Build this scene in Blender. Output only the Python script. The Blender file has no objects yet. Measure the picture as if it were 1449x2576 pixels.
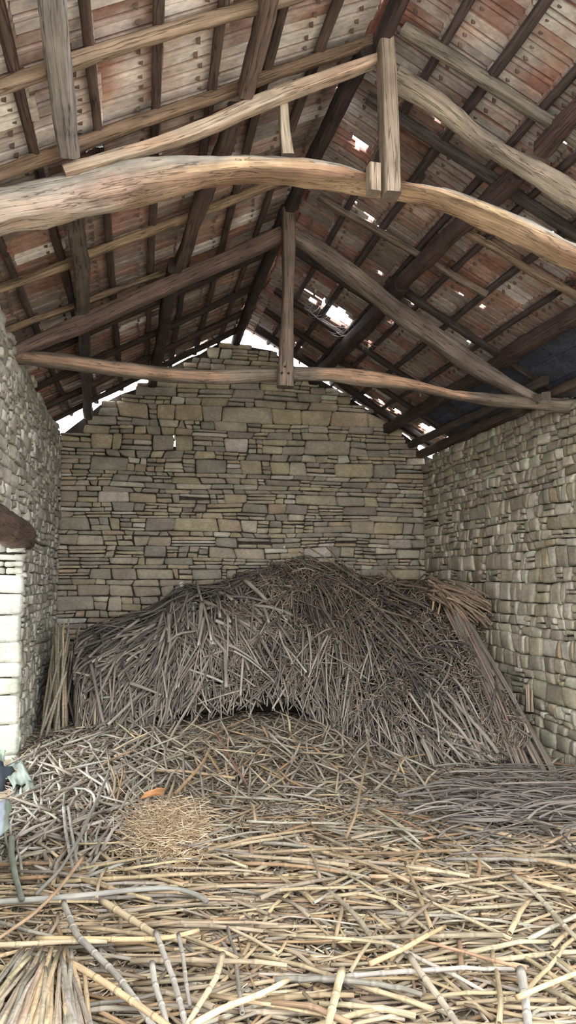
import bpy, math, random
import numpy as np
from mathutils import Vector, noise

random.seed(11)
RNG = np.random.default_rng(11)
SC = bpy.context.scene
COL = SC.collection

# ------------------------------------------------------------------ camera model
F, CX, CY, EYE = 1900.0, 724.5, 1288.0, 1.72


def rot(yaw, p):
    fw = np.array([math.sin(yaw) * math.cos(p), math.cos(yaw) * math.cos(p), math.sin(p)])
    r = np.array([math.cos(yaw), -math.sin(yaw), 0.0])
    return np.stack([r, np.cross(fw, r), fw], 1)


YAW, PITCH = math.radians(11.1008), math.radians(5.4716)
R = rot(YAW, PITCH)
EYEV = np.array([0.0, 0.0, EYE])


def ray(x, y):
    return R @ np.array([(x - CX) / F, (y - CY) / F, 1.0])


def atY(x, y, Y):
    d = ray(x, y)
    return EYEV + d * (Y / d[1])


def atX(x, y, X):
    d = ray(x, y)
    return EYEV + d * (X / d[0])


def atZ(x, y, z=0.0):
    d = ray(x, y)
    return EYEV + d * ((z - EYE) / d[2])


cam_data = bpy.data.cameras.new('camera')
cam = bpy.data.objects.new('camera', cam_data)
COL.objects.link(cam)
cam_data.sensor_fit = 'AUTO'
cam_data.sensor_width = 36.0
cam_data.lens = 36.0 * F / 2576.0
cam_data.clip_start = 0.05
M = np.eye(4)
M[:3, 0], M[:3, 1], M[:3, 2], M[:3, 3] = R[:, 0], -R[:, 1], -R[:, 2], EYEV
from mathutils import Matrix
cam.matrix_world = Matrix([list(r) for r in M])
SC.camera = cam


# ------------------------------------------------------------------ small helpers
def lin(r, g, b):
    def f(c):
        c /= 255.0
        return c / 12.92 if c <= 0.04045 else ((c + 0.055) / 1.055) ** 2.4
    return np.array([f(r), f(g), f(b)])


def nz(x, y=0.0, z=0.0):
    return noise.noise(Vector((x, y, z)))


def sstep(a, b, x):
    t = min(1.0, max(0.0, (x - a) / (b - a)))
    return t * t * (3 - 2 * t)


def tag(o, label=None, cat=None, group=None, kind=None):
    if label:
        o['label'] = label
    if cat:
        o['category'] = cat
    if group:
        o['group'] = group
    if kind:
        o['kind'] = kind
    return o


def empty(name, loc):
    o = bpy.data.objects.new(name, None)
    o.empty_display_size = 0.1
    o.location = loc
    COL.objects.link(o)
    return o


# how strongly each kind of surface is coloured
SAT = {'old_timber': 0.7, 'dry_stick': 0.64, 'dry_cane': 0.86, 'field_stone': 0.82, 'clay_tile': 0.8, 'earth_litter': 0.8, 'plastic_sheet': 0.9}


class MB:
    """collects vertices, faces, one colour per vertex and one grain coordinate per vertex"""

    def __init__(self):
        self.v, self.f, self.c, self.g, self.n = [], [], [], [], 0

    def add(self, verts, faces, cols, gco=None):
        verts = np.asarray(verts, float)
        k = len(verts)
        cols = np.asarray(cols, float)
        if cols.ndim == 1:
            cols = np.tile(cols, (k, 1))
        self.v.append(verts)
        self.c.append(cols)
        self.g.append(np.asarray(gco, float) if gco is not None else verts)
        b = self.n
        self.f.extend([tuple(i + b for i in q) for q in faces])
        self.n += k

    def build(self, name, mat, parent=None, smooth=True):
        me = bpy.data.meshes.new(name)
        v = np.concatenate(self.v)
        org = np.zeros(3)
        if parent is not None:
            q = parent
            while q is not None:
                org = org + np.array(q.location)
                q = q.parent
        else:
            org = (v.min(0) + v.max(0)) / 2
            org[2] = v[:, 2].min()
        me.from_pydata((v - org).tolist(), [], self.f)
        ca = me.attributes.new('Col', 'FLOAT_COLOR', 'POINT')
        c = np.concatenate(self.c)
        lum = (c @ np.array([.2126, .7152, .0722]))[:, None]
        c = lum + (c - lum) * SAT.get(mat.name, 0.8)
        ca.data.foreach_set('color', np.concatenate([np.clip(c, 0.003, 1), np.ones((len(c), 1))], 1).astype(np.float32).ravel())
        ga = me.attributes.new('gco', 'FLOAT_VECTOR', 'POINT')
        ga.data.foreach_set('vector', np.concatenate(self.g).astype(np.float32).ravel())
        me.polygons.foreach_set('use_smooth', [smooth] * len(me.polygons))
        me.materials.append(mat)
        me.update()
        o = bpy.data.objects.new(name, me)
        COL.objects.link(o)
        if parent is not None:
            o.parent = parent
        else:
            o.location = org
        return o


# ------------------------------------------------------------------ materials
def new_mat(name, rough=0.85, spec=0.25):
    m = bpy.data.materials.new(name)
    m.use_nodes = True
    nt = m.node_tree
    b = nt.nodes['Principled BSDF']
    b.inputs['Roughness'].default_value = rough
    b.inputs['Specular IOR Level'].default_value = spec
    return m, nt, b


def grain_material(name, stretch, k_lo, k_hi, crack=0.0, bump=0.3, rough=0.85, big=(0.8, 1.15), dist=0.004):
    """vertex colour 'Col' times a noise stretched along the grain coordinate 'gco'"""
    m, nt, b = new_mat(name, rough)
    N, L = nt.nodes, nt.links
    at = N.new('ShaderNodeAttribute'); at.attribute_name = 'Col'
    gc = N.new('ShaderNodeAttribute'); gc.attribute_name = 'gco'
    mp = N.new('ShaderNodeMapping'); mp.inputs['Scale'].default_value = stretch
    L.new(gc.outputs['Vector'], mp.inputs['Vector'])
    n1 = N.new('ShaderNodeTexNoise'); n1.inputs['Scale'].default_value = 1.0; n1.inputs['Detail'].default_value = 6.0; n1.inputs['Roughness'].default_value = 0.65
    L.new(mp.outputs['Vector'], n1.inputs['Vector'])
    r1 = N.new('ShaderNodeMapRange'); r1.inputs['From Min'].default_value = 0.3; r1.inputs['From Max'].default_value = 0.7
    r1.inputs['To Min'].default_value = k_lo; r1.inputs['To Max'].default_value = k_hi
    L.new(n1.outputs['Fac'], r1.inputs['Value'])
    n2 = N.new('ShaderNodeTexNoise'); n2.inputs['Scale'].default_value = 5.0; n2.inputs['Detail'].default_value = 4.0
    L.new(gc.outputs['Vector'], n2.inputs['Vector'])
    r2 = N.new('ShaderNodeMapRange'); r2.inputs['From Min'].default_value = 0.3; r2.inputs['From Max'].default_value = 0.7
    r2.inputs['To Min'].default_value = big[0]; r2.inputs['To Max'].default_value = big[1]
    L.new(n2.outputs['Fac'], r2.inputs['Value'])
    mu = N.new('ShaderNodeMath'); mu.operation = 'MULTIPLY'
    L.new(r1.outputs[0], mu.inputs[0]); L.new(r2.outputs[0], mu.inputs[1])
    last = mu
    if crack:
        mp3 = N.new('ShaderNodeMapping'); mp3.inputs['Scale'].default_value = (stretch[0] * 0.35, stretch[1] * 0.5, stretch[2] * 0.5)
        L.new(gc.outputs['Vector'], mp3.inputs['Vector'])
        n3 = N.new('ShaderNodeTexNoise'); n3.inputs['Scale'].default_value = 1.0; n3.inputs['Detail'].default_value = 3.0
        L.new(mp3.outputs['Vector'], n3.inputs['Vector'])
        a = N.new('ShaderNodeMath'); a.operation = 'SUBTRACT'; a.inputs[1].default_value = 0.5
        L.new(n3.outputs['Fac'], a.inputs[0])
        ab = N.new('ShaderNodeMath'); ab.operation = 'ABSOLUTE'; L.new(a.outputs[0], ab.inputs[0])
        r3 = N.new('ShaderNodeMapRange'); r3.inputs['From Min'].default_value = 0.004; r3.inputs['From Max'].default_value = 0.022
        r3.inputs['To Min'].default_value = 1.0 - crack; r3.inputs['To Max'].default_value = 1.0
        L.new(ab.outputs[0], r3.inputs['Value'])
        mu2 = N.new('ShaderNodeMath'); mu2.operation = 'MULTIPLY'
        L.new(mu.outputs[0], mu2.inputs[0]); L.new(r3.outputs[0], mu2.inputs[1])
        last = mu2
    vm = N.new('ShaderNodeVectorMath'); vm.operation = 'SCALE'
    L.new(at.outputs['Color'], vm.inputs[0]); L.new(last.outputs[0], vm.inputs['Scale'])
    L.new(vm.outputs[0], b.inputs['Base Color'])
    bp = N.new('ShaderNodeBump'); bp.inputs['Strength'].default_value = bump; bp.inputs['Distance'].default_value = dist
    L.new(last.outputs[0], bp.inputs['Height']); L.new(bp.outputs[0], b.inputs['Normal'])
    return m


MAT_WOOD = grain_material('old_timber', (3.2, 60, 60), 0.62, 1.22, crack=0.6, bump=0.6, dist=0.008, big=(0.7, 1.2))
MAT_STICK = grain_material('dry_stick', (5, 140, 140), 0.6, 1.25, bump=0.35)
MAT_CANE = grain_material('dry_cane', (9, 210, 210), 0.6, 1.2, bump=0.35, big=(0.66, 1.2))
MAT_STONE = grain_material('field_stone', (26, 26, 40), 0.74, 1.2, bump=0.55, rough=0.92, big=(0.78, 1.18), dist=0.006)
MAT_TILE = grain_material('clay_tile', (16, 30, 30), 0.7, 1.22, bump=0.3, rough=0.9, big=(0.72, 1.22))
MAT_EARTH = grain_material('earth_litter', (60, 60, 60), 0.55, 1.3, bump=0.7, rough=0.95, dist=0.01)
MAT_CLOTH = grain_material('plastic_sheet', (9, 9, 9), 0.9, 1.08, bump=0.25, rough=0.55)


# ------------------------------------------------------------------ shape builders
def resample(pts, step):
    pts = np.asarray(pts, float)
    d = np.linalg.norm(np.diff(pts[:, :3], axis=0), axis=1)
    s = np.concatenate([[0], np.cumsum(d)])
    n = max(2, int(round(s[-1] / step)) + 1)
    t = np.linspace(0, s[-1], n)
    out = np.stack([np.interp(t, s, pts[:, k]) for k in range(pts.shape[1])], 1)
    if len(pts) > 2:                                       # soften the corners of the polyline
        for _ in range(2):
            out[1:-1] = 0.25 * out[:-2] + 0.5 * out[1:-1] + 0.25 * out[2:]
    return out, t


def sweep(mb, pts, col, up=(0, 0, 1), n=12, p=5.0, step=0.08, jit=0.006, seed=0.0, capcol=None, colfn=None):
    """a hewn beam: pts rows are x, y, z, width, height; superellipse section (p: 2 round, 6 square)"""
    q, s = resample(pts, step)
    c, W, H = q[:, :3], q[:, 3], q[:, 4]
    T = np.gradient(c, axis=0)
    T /= np.linalg.norm(T, axis=1)[:, None]
    up = np.asarray(up, float)
    side = np.cross(T, up)
    side /= np.linalg.norm(side, axis=1)[:, None]
    up2 = np.cross(side, T)
    ang = (np.arange(n) + 0.5) / n * 2 * math.pi
    ca, sa = np.cos(ang), np.sin(ang)
    ex = np.sign(ca) * np.abs(ca) ** (2 / p)
    ey = np.sign(sa) * np.abs(sa) ** (2 / p)
    V, C, G = [], [], []
    for i in range(len(q)):
        for k in range(n):
            j = jit * (nz(s[i] * 2.2 + seed, ca[k] * 1.3 + seed, sa[k] * 1.3) * 1.6 + 0.7 * nz(s[i] * 9 + seed, ca[k] * 3, sa[k] * 3 + seed))
            x, y = ex[k] * (W[i] / 2 + j), ey[k] * (H[i] / 2 + j)
            V.append(c[i] + side[i] * x + up2[i] * y)
            G.append((s[i] + seed * 3.7, x, y))
            C.append(colfn(s[i] / s[-1], ca[k], sa[k], seed) if colfn else col)
    Fc = []
    m = len(q)
    for i in range(m - 1):
        for k in range(n):
            k2 = (k + 1) % n
            Fc.append((i * n + k, i * n + k2, (i + 1) * n + k2, (i + 1) * n + k))
    cc = capcol if capcol is not None else (np.asarray(C[0]) * 0.8)
    for i, rev in ((0, True), (m - 1, False)):
        b = len(V)
        for k in range(n):
            V.append(V[i * n + k]); C.append(cc); G.append((seed + 0.3 * i, *(np.array(G[i * n + k])[1:] * 4)))
        f = tuple(b + k for k in range(n))
        Fc.append(f if not rev else f[::-1])
    mb.add(V, [x[::-1] for x in Fc], C, G)


def tube(mb, pts, r0, r1, col, n=5, tip=None, wob=0.0, seed=0.0, flat=1.0):
    """a thin stick through pts"""
    c = np.asarray(pts, float)
    m = len(c)
    T = np.gradient(c, axis=0)
    T /= np.maximum(np.linalg.norm(T, axis=1), 1e-9)[:, None]
    ref = np.array([0.0, 0, 1]) if abs(T[m // 2][2]) < 0.9 else np.array([1.0, 0, 0])
    A = np.cross(T, ref); A /= np.maximum(np.linalg.norm(A, axis=1), 1e-9)[:, None]
    B = np.cross(A, T)
    a = np.arange(n) / n * 2 * math.pi
    rr = np.linspace(r0, r1, m)
    if wob:
        rr = rr * (1 + wob * RNG.uniform(-1, 1, m))
    V = c[:, None, :] + rr[:, None, None] * (np.cos(a)[None, :, None] * A[:, None, :] + flat * np.sin(a)[None, :, None] * B[:, None, :])
    s = np.concatenate([[0], np.cumsum(np.linalg.norm(np.diff(c, axis=0), axis=1))])
    G = np.stack([np.repeat(s + seed, n), np.tile(np.cos(a), m) * r0 * 2 + seed, np.tile(np.sin(a), m) * r0 * 2], 1)
    C = np.tile(col, (m * n, 1))
    V = V.reshape(-1, 3)
    Fc = []
    for i in range(m - 1):
        for k in range(n):
            k2 = (k + 1) % n
            Fc.append((i * n + k, i * n + k2, (i + 1) * n + k2, (i + 1) * n + k))
    Fc.append(tuple(range(n))[::-1])
    b = (m - 1) * n
    Fc.append(tuple(b + k for k in range(n)))
    mb.add(V, Fc, C, G)
    if tip is not None:
        mb.c[-1][:n] = tip
        mb.c[-1][b:] = tip


def cane(mb, p0, p1, r, col, sag=0.0, bend=0.05, n=8, taper=0.75, up=None, nodes=None):
    """a jointed dry stalk with swollen nodes, small kinks at the joints and cut, hollow ends"""
    p0, p1 = np.asarray(p0, float), np.asarray(p1, float)
    L = np.linalg.norm(p1 - p0)
    T = (p1 - p0) / L
    side = np.cross(T, [0, 0, 1]) if abs(T[2]) < 0.95 else np.array([1.0, 0, 0])
    side /= np.linalg.norm(side)
    upv = np.cross(side, T)
    k = nodes or max(2, int(L / random.uniform(0.09, 0.15)))
    cents, rad, colr = [], [], []
    off = np.zeros(2)
    base = np.asarray(col)
    for i in range(k + 1):
        t = i / k
        if 0 < i < k:
            off = off + np.array([random.gauss(0, bend), random.gauss(0, bend * 0.35)]) * L / k
        arch = 4 * t * (1 - t) * sag
        w = off * math.sin(math.pi * t) ** 0.5 if 0 < t < 1 else np.zeros(2)
        c = p0 + (p1 - p0) * t + side * w[0] + upv * (w[1] + arch)
        rr = r * (1 + (taper - 1) * t)
        if i in (0, k):
            cents.append(c); rad.append(rr); colr.append(base)
        else:
            e = T * r * 0.9
            shade = random.uniform(0.85, 1.12)
            for q, f, cf in ((-1.6, 0.97, 1.0), (-0.5, 1.13, 0.72), (0.3, 1.16, 1.12), (1.5, 0.98, shade)):
                cents.append(c + e * q); rad.append(rr * f); colr.append(base * cf)
    c = np.array(cents); m = len(c)
    rad = np.array(rad)
    Tn = np.gradient(c, axis=0); Tn /= np.linalg.norm(Tn, axis=1)[:, None]
    A = np.cross(Tn, upv); A /= np.linalg.norm(A, axis=1)[:, None]
    B = np.cross(A, Tn)
    a = np.arange(n) / n * 2 * math.pi
    V = (c[:, None, :] + rad[:, None, None] * (np.cos(a)[None, :, None] * A[:, None, :] + 0.9 * np.sin(a)[None, :, None] * B[:, None, :])).reshape(-1, 3)
    s = np.concatenate([[0], np.cumsum(np.linalg.norm(np.diff(c, axis=0), axis=1))])
    sd = random.uniform(0, 50)
    G = np.stack([np.repeat(s + sd, n), np.tile(np.cos(a), m) * r + sd, np.tile(np.sin(a), m) * r], 1)
    C = np.repeat(np.array(colr), n, axis=0)
    Fc = []
    for i in range(m - 1):
        for j in range(n):
            j2 = (j + 1) % n
            Fc.append((i * n + j, i * n + j2, (i + 1) * n + j2, (i + 1) * n + j))
    # hollow ends: an inner ring and a sunk, darker pith
    for i, d in ((0, 1), (m - 1, -1)):
        b = len(V)
        ring = V[i * n:(i + 1) * n]
        inner = c[i] + (ring - c[i]) * 0.72
        sunk = inner + Tn[i] * d * r * 0.8
        V = np.concatenate([V, inner, sunk]); C = np.concatenate([C, np.tile(base * 1.15, (n, 1)), np.tile(base * 0.4, (n, 1))])
        G = np.concatenate([G, G[i * n:(i + 1) * n], G[i * n:(i + 1) * n]])
        for j in range(n):
            j2 = (j + 1) % n
            q1 = (i * n + j, i * n + j2, b + j2, b + j)
            q2 = (b + j, b + j2, b + n + j2, b + n + j)
            Fc += [q1[::-1], q2[::-1]] if d > 0 else [q1, q2]
        f = tuple(b + n + j for j in range(n))
        Fc.append(f[::-1] if d > 0 else f)
    mb.add(V, Fc, C, G)


def box(mb, lo, hi, col):
    x0, y0, z0 = lo
    x1, y1, z1 = hi
    V = [(x0, y0, z0), (x1, y0, z0), (x1, y1, z0), (x0, y1, z0), (x0, y0, z1), (x1, y0, z1), (x1, y1, z1), (x0, y1, z1)]
    mb.add(V, [(3, 2, 1, 0), (4, 5, 6, 7), (0, 1, 5, 4), (1, 2, 6, 5), (2, 3, 7, 6), (3, 0, 4, 7)], col)


def vary(col, a=0.12, h=0.04):
    k = 1 + random.uniform(-a, a)
    return np.asarray(col) * k * (1 + np.array([random.uniform(-h, h) for _ in range(3)]))


# ------------------------------------------------------------------ layout constants
XL, XR, YB = -1.03, 3.98, 10.22          # inner faces of the left, right and back walls
XRIDGE = 1.42


def zt(X, Y):
    """underside of the tiling"""
    z0 = 5.22 + 0.022 * (Y - 4)
    z0 += 0.012 * math.sin(Y * 1.3) + 0.015 * nz(X * 0.8, Y * 0.5, 3.3)
    if X < XRIDGE:
        return z0 - (0.53 + 0.0065 * (Y - 4)) * (XRIDGE - X)
    return z0 - (0.60 + 0.0016 * (Y - 4)) * (X - XRIDGE)


GABLE = [(-1.1, 3.62), (-0.97, 3.82), (-0.74, 3.96), (-0.52, 4.19), (0.06, 4.46), (0.26, 4.66), (0.75, 4.93), (1.05, 5.11), (1.41, 5.08),
         (1.75, 5.06), (2.09, 4.83), (2.73, 4.52), (3.17, 4.26), (3.62, 3.98), (3.9, 3.78), (4.05, 3.55)]
GX, GZ = [g[0] for g in GABLE], [g[1] for g in GABLE]


def gable_top(X):
    return float(np.interp(X, GX, GZ)) + 0.03 * nz(X * 7.0, 1.7)


def left_top(Y):
    return float(np.interp(Y, [2, 5.6, 7.2, 8.4, 10.3], [3.72, 3.74, 3.70, 3.70, 3.72])) + 0.05 * nz(Y * 3.1, 9.2)


def right_top(Y):
    return 3.50 + 0.02 * nz(Y * 2.0, 4.0)


def floor_z(X, Y):
    return 0.02 * nz(X * 1.3, Y * 1.3, 5) + 0.24 * sstep(5.9, 8.0, Y) * (1 - 0.6 * sstep(2.0, 3.0, X))


# ------------------------------------------------------------------ masonry
def stone(mb, origin, ud, vd, nd, q, front, col, rough, tilt):
    """one stone: q = four corners (u, v); rounded front, sides running back into the wall"""
    (u0, v0), (u1, v1), (u2, v2), (u3, v3) = q
    us = [0.0, 0.07, 0.3, 0.55, 0.8, 0.93, 1.0]
    vs = [0.0, 0.14, 0.5, 0.86, 1.0]
    nu, nv = len(us), len(vs)
    w = abs(u1 - u0)
    h = abs(v2 - v1)
    sd = random.uniform(0, 100)
    V, C = [], []
    cham = min(0.012, 0.2 * h)
    for b in vs:
        for a in us:
            u = (u0 * (1 - a) + u1 * a) * (1 - b) + (u3 * (1 - a) + u2 * a) * b
            v = (v0 * (1 - a) + v1 * a) * (1 - b) + (v3 * (1 - a) + v2 * a) * b
            eu, ev = (a in (0.0, 1.0)), (b in (0.0, 1.0))
            d = front + rough * nz(u * 14 + sd, v * 14, 0.5) + tilt[0] * (a - 0.5) * w + tilt[1] * (b - 0.5) * h
            if eu or ev:
                d -= cham * (1.3 if eu and ev else 1.0)
                ju, jv = 0.006 * nz(u * 20 + sd, v * 20, 7), 0.006 * nz(u * 20, v * 20 + sd, 3)
                if eu and ev:
                    u += (0.5 - a) * 0.016
                    v += (0.5 - b) * 0.012
                u += ju
                v += jv
            V.append(origin + ud * u + vd * v + nd * d)
            C.append(col)
    Fc = [(j * nu + i, j * nu + i + 1, (j + 1) * nu + i + 1, (j + 1) * nu + i) for j in range(nv - 1) for i in range(nu - 1)]
    loop = [i for i in range(nu)] + [j * nu + nu - 1 for j in range(1, nv)] + [(nv - 1) * nu + i for i in range(nu - 2, -1, -1)] + [j * nu for j in range(nv - 2, 0, -1)]
    b0 = len(V)
    for i in loop:
        V.append(V[i] - nd * (0.085 + front))
        C.append(np.asarray(col) * 0.8)
    k = len(loop)
    for i in range(k):
        i2 = (i + 1) % k
        Fc.append((loop[i2], loop[i], b0 + i, b0 + i2))
    if np.dot(np.cross(ud, vd), nd) < 0:
        Fc = [f[::-1] for f in Fc]
    mb.add(V, Fc, C)


def masonry(mb, origin, ud, vd, nd, u0, u1, v0, vtop, colfn, hs=(0.05, 0.17), ws=(0.1, 0.42), proud=(-0.008, 0.012), rough=0.007, tilt=0.05,
            gap=0.010, split=0.45, skip=None, wave=0.025, hole=None):
    """rubble brought roughly to courses; vtop(u) is the top line, skip(u, v) leaves a stone out"""
    origin, ud, vd, nd = [np.asarray(a, float) for a in (origin, ud, vd, nd)]
    vmax = max(vtop(u) for u in np.linspace(u0, u1, 60))
    line = [v0]
    while line[-1] < vmax:
        line.append(line[-1] + random.choice([random.uniform(*hs), random.uniform(hs[0], hs[0] * 0.4 + hs[1] * 0.6)]))

    def lv(k, u):
        return line[k] + (wave * nz(u * 0.9, k * 0.37, 2.0) + 0.4 * wave * nz(u * 3.0, k * 1.7, 8.0) if k else 0.0)

    def put(q):
        cu = sum(a for a, _ in q) / 4
        cv = sum(b for _, b in q) / 4
        if hole and q[0][0] < hole[0] < q[1][0] and q[0][1] < hole[1] < q[3][1] and q[1][0] - q[0][0] > 0.06:
            ha, hb = hole[0] - 0.013, hole[0] + 0.013
            for a0, a1 in ((q[0][0], ha), (hb, q[1][0])):
                if a1 - a0 > 0.012:
                    stone(mb, origin, ud, vd, nd, [(a0, q[0][1]), (a1, q[1][1]), (a1 - 0.004, q[2][1]), (a0 + 0.004, q[3][1])], 0.0, colfn(cu, cv), rough, (0, 0))
            if q[3][1] - hole[1] > 0.035:
                stone(mb, origin, ud, vd, nd, [(ha, hole[1] + 0.035), (hb, hole[1] + 0.03), (hb, q[2][1]), (ha, q[3][1])], 0.0, colfn(cu, cv), rough, (0, 0))
            return
        if skip and skip(cu, cv):
            return
        lim = vtop(cu)
        if cv > lim - 0.015:
            return
        hq = max(0.02, min(q[2][1] - q[1][1], q[3][1] - q[0][1]))
        jq = min(0.012, 0.12 * hq)
        q = [(a + random.uniform(-jq, jq), min(b + random.uniform(-jq, jq), vtop(a) + 0.03)) for a, b in q]
        if q[2][1] - q[1][1] < 0.015 or q[3][1] - q[0][1] < 0.015:
            return
        stone(mb, origin, ud, vd, nd, q, random.uniform(*proud), colfn(cu, cv), rough, (random.uniform(-tilt, tilt), random.uniform(-tilt, tilt)))

    g = gap / 2
    for k in range(len(line) - 1):
        h = line[k + 1] - line[k]
        u = u0
        lean0 = 0.0
        while u < u1 - 1e-6:
            w = random.uniform(*ws) * (0.7 + 0.6 * random.random()) * (0.75 + 2.2 * h)
            if random.random() < 0.12:
                w *= 0.5
            w = max(w, 0.05)
            if u + w > u1 - 0.07:
                w = u1 - u
            lean1 = random.uniform(-0.02, 0.02) if u + w < u1 - 1e-6 else 0.0
            A = [(u + lean0 + g, lv(k, u) + g), (u + w + lean1 - g, lv(k, u + w) + g), (u + w - lean1 - g, lv(k + 1, u + w) - g), (u - lean0 + g, lv(k + 1, u) - g)]
            if h > 0.085 and random.random() < split:
                m = 2 if h < 0.13 or random.random() < 0.5 else 3
                cuts = sorted([0.0, 1.0] + [i / m + random.uniform(-0.1, 0.1) for i in range(1, m)])
                for a, b in zip(cuts[:-1], cuts[1:]):
                    def at(e, t):
                        lo, hi = (A[0], A[3]) if e == 0 else (A[1], A[2])
                        return (lo[0] + (hi[0] - lo[0]) * t, lo[1] + (hi[1] - lo[1]) * t)
                    gg = 0.006 / h
                    aa, bb = (a + gg if a > 0 else a), (b - gg if b < 1 else b)
                    s0, s1, t0, t1 = at(0, aa), at(1, min(max(aa + random.uniform(-0.06, 0.06), 0), 1)), at(0, bb), at(1, min(max(bb + random.uniform(-0.06, 0.06), 0), 1))
                    if a == 0:
                        s1 = at(1, 0)
                    if b == 1:
                        t1 = at(1, 1)
                    if w > 0.2 and random.random() < 0.4:
                        f = random.uniform(0.35, 0.65)
                        ms = tuple(x * (1 - f) + y * f for x, y in zip(s0, s1))
                        mt = tuple(x * (1 - f) + y * f for x, y in zip(t0, t1))
                        put([s0, (ms[0] - g, ms[1]), (mt[0] - g, mt[1]), t0])
                        put([(ms[0] + g, ms[1]), s1, t1, (mt[0] + g, mt[1])])
                    else:
                        put([s0, s1, t1, t0])
            else:
                put(A)
            u += w
            lean0 = lean1


STONES = [lin(158, 146, 124), lin(150, 140, 122), lin(166, 152, 122), lin(146, 138, 124), lin(160, 142, 116), lin(170, 160, 138), lin(140, 132, 118)]
STONES_R = [lin(160, 152, 132), lin(148, 140, 122), lin(170, 162, 142), lin(152, 142, 120), lin(174, 168, 150), lin(140, 132, 114)]
STONES_L = [lin(172, 168, 154), lin(160, 156, 144), lin(182, 178, 164), lin(150, 144, 132)]
STONES_J = [lin(166, 168, 156), lin(176, 176, 164), lin(158, 160, 146), lin(170, 172, 156)]
MORTAR = lin(72, 64, 54)
MOSS = np.array([1.0, 1.02, 0.97])


def col_back(u, v):
    c = vary(random.choice(STONES), 0.13, 0.03)
    if random.random() < 0.04:
        c = vary(lin(182, 176, 160), 0.08)
    return c


def col_right(u, v):
    c = vary(random.choice(STONES_R), 0.17, 0.04)
    if random.random() < 0.05:
        c = vary(lin(156, 140, 110), 0.08)
    if v < 1.6:
        c = c * (MOSS if random.random() < 0.6 else 1)
    return c


# back gable wall (its stones are surface pattern, one mesh), with the small hole that lets the sky through
HOLE_U, HOLE_V = float(atY(440, 1112, YB)[0]), float(atY(440, 1112, YB)[2])
mb = MB()
random.seed(5)
masonry(mb, (0, YB, 0), (1, 0, 0), (0, 0, 1), (0, -1, 0), -1.06, 4.02, -0.02, gable_top, col_back, hole=(HOLE_U, HOLE_V), hs=(0.05, 0.22), ws=(0.14, 0.46), proud=(-0.008, 0.010), gap=0.009, rough=0.006)
T = 0.38


def column_prism(x0, x1, lo, hi0, hi1):
    """backing of the wall between x0 and x1 up to the gable line"""
    y0, y1 = YB + 0.065, YB + T
    V = [(x0, y0, lo), (x1, y0, lo), (x1, y1, lo), (x0, y1, lo), (x0, y0, hi0), (x1, y0, hi1), (x1, y1, hi1), (x0, y1, hi0)]
    mb.add(V, [(3, 2, 1, 0), (4, 5, 6, 7), (0, 1, 5, 4), (1, 2, 6, 5), (2, 3, 7, 6), (3, 0, 4, 7)], MORTAR)


xs = sorted(list(np.linspace(-1.45, 4.3, 40)) + [HOLE_U - 0.035, HOLE_U + 0.035])
for x0, x1 in zip(xs[:-1], xs[1:]):
    a, b = gable_top(x0) - 0.02, gable_top(x1) - 0.02
    if abs((x0 + x1) / 2 - HOLE_U) < 0.03:
        column_prism(x0, x1, -0.1, HOLE_V - 0.05, HOLE_V - 0.05)
        column_prism(x0, x1, HOLE_V + 0.16, a, b)
    else:
        column_prism(x0, x1, -0.1, a, b)
tag(mb.build('wall_back', MAT_STONE), kind='structure')

# right long wall
random.seed(6)
mb = MB()
masonry(mb, (XR, 0, 0), (0, 1, 0), (0, 0, 1), (-1, 0, 0), 2.2, YB, -0.02, right_top, col_right, hs=(0.06, 0.2), ws=(0.06, 0.24), proud=(-0.012, 0.018),
        rough=0.012, tilt=0.13, gap=0.008, split=0.22, wave=0.04)
box(mb, (XR + 0.065, 1.9, -0.1), (XR + 0.27, YB + 0.1, 3.44), MORTAR)
tag(mb.build('wall_right', MAT_STONE), kind='structure')

# left long wall: solid behind Y 7.28, an opening to the yard from 4.6 to 7.28 under the lintel log
random.seed(7)
YJ, YO, ZO = 7.28, 5.6, 2.06
mb = MB()


def col_left(u, v):
    c = vary(random.choice(STONES_L), 0.15, 0.03)
    return c * (MOSS if v < 1.3 and random.random() < 0.7 else 1)


kw = dict(hs=(0.06, 0.2), ws=(0.09, 0.3), proud=(-0.012, 0.010), rough=0.015, tilt=0.09, gap=0.008, split=0.35, wave=0.04)
masonry(mb, (XL, 0, 0), (0, 1, 0), (0, 0, 1), (1, 0, 0), YJ + 0.02, YB, -0.02, lambda u: 2.16, col_left, **kw)
masonry(mb, (XL, 0, 0), (0, 1, 0), (0, 0, 1), (1, 0, 0), 2.2, YB, 2.16, left_top, col_left, skip=lambda u, v: 5.4 < u < 7.6 and v < 2.34, **kw)
masonry(mb, (XL, 0, 0), (0, 1, 0), (0, 0, 1), (1, 0, 0), 2.2, YO, -0.02, lambda u: 2.16, col_left, **kw)
# squared stones of the jamb, facing the camera
masonry(mb, (XL - 0.46, YJ, 0), (1, 0, 0), (0, 0, 1), (0, -1, 0), 0.0, 0.45, -0.02, lambda u: 2.26, lambda u, v: vary(random.choice(STONES_J), 0.08, 0.02) * (MOSS if v < 0.9 else 1),
        hs=(0.11, 0.27), ws=(0.34, 0.6), proud=(-0.006, 0.01), rough=0.008, tilt=0.04, gap=0.010, split=0.2, wave=0.012)
X0, X1 = XL - 0.47, XL - 0.065
box(mb, (X0, YJ + 0.065, -0.1), (X1, YB + 0.1, 2.2), MORTAR)
box(mb, (X0, 1.9, 2.34), (X1, YB + 0.1, 3.60), MORTAR)
box(mb, (X0, YJ + 0.065, 2.2), (X1, YB + 0.1, 2.34), MORTAR)
box(mb, (X0, 1.9, -0.1), (X1, YO, 2.34), MORTAR)
tag(mb.build('wall_left', MAT_STONE), kind='structure')

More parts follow.
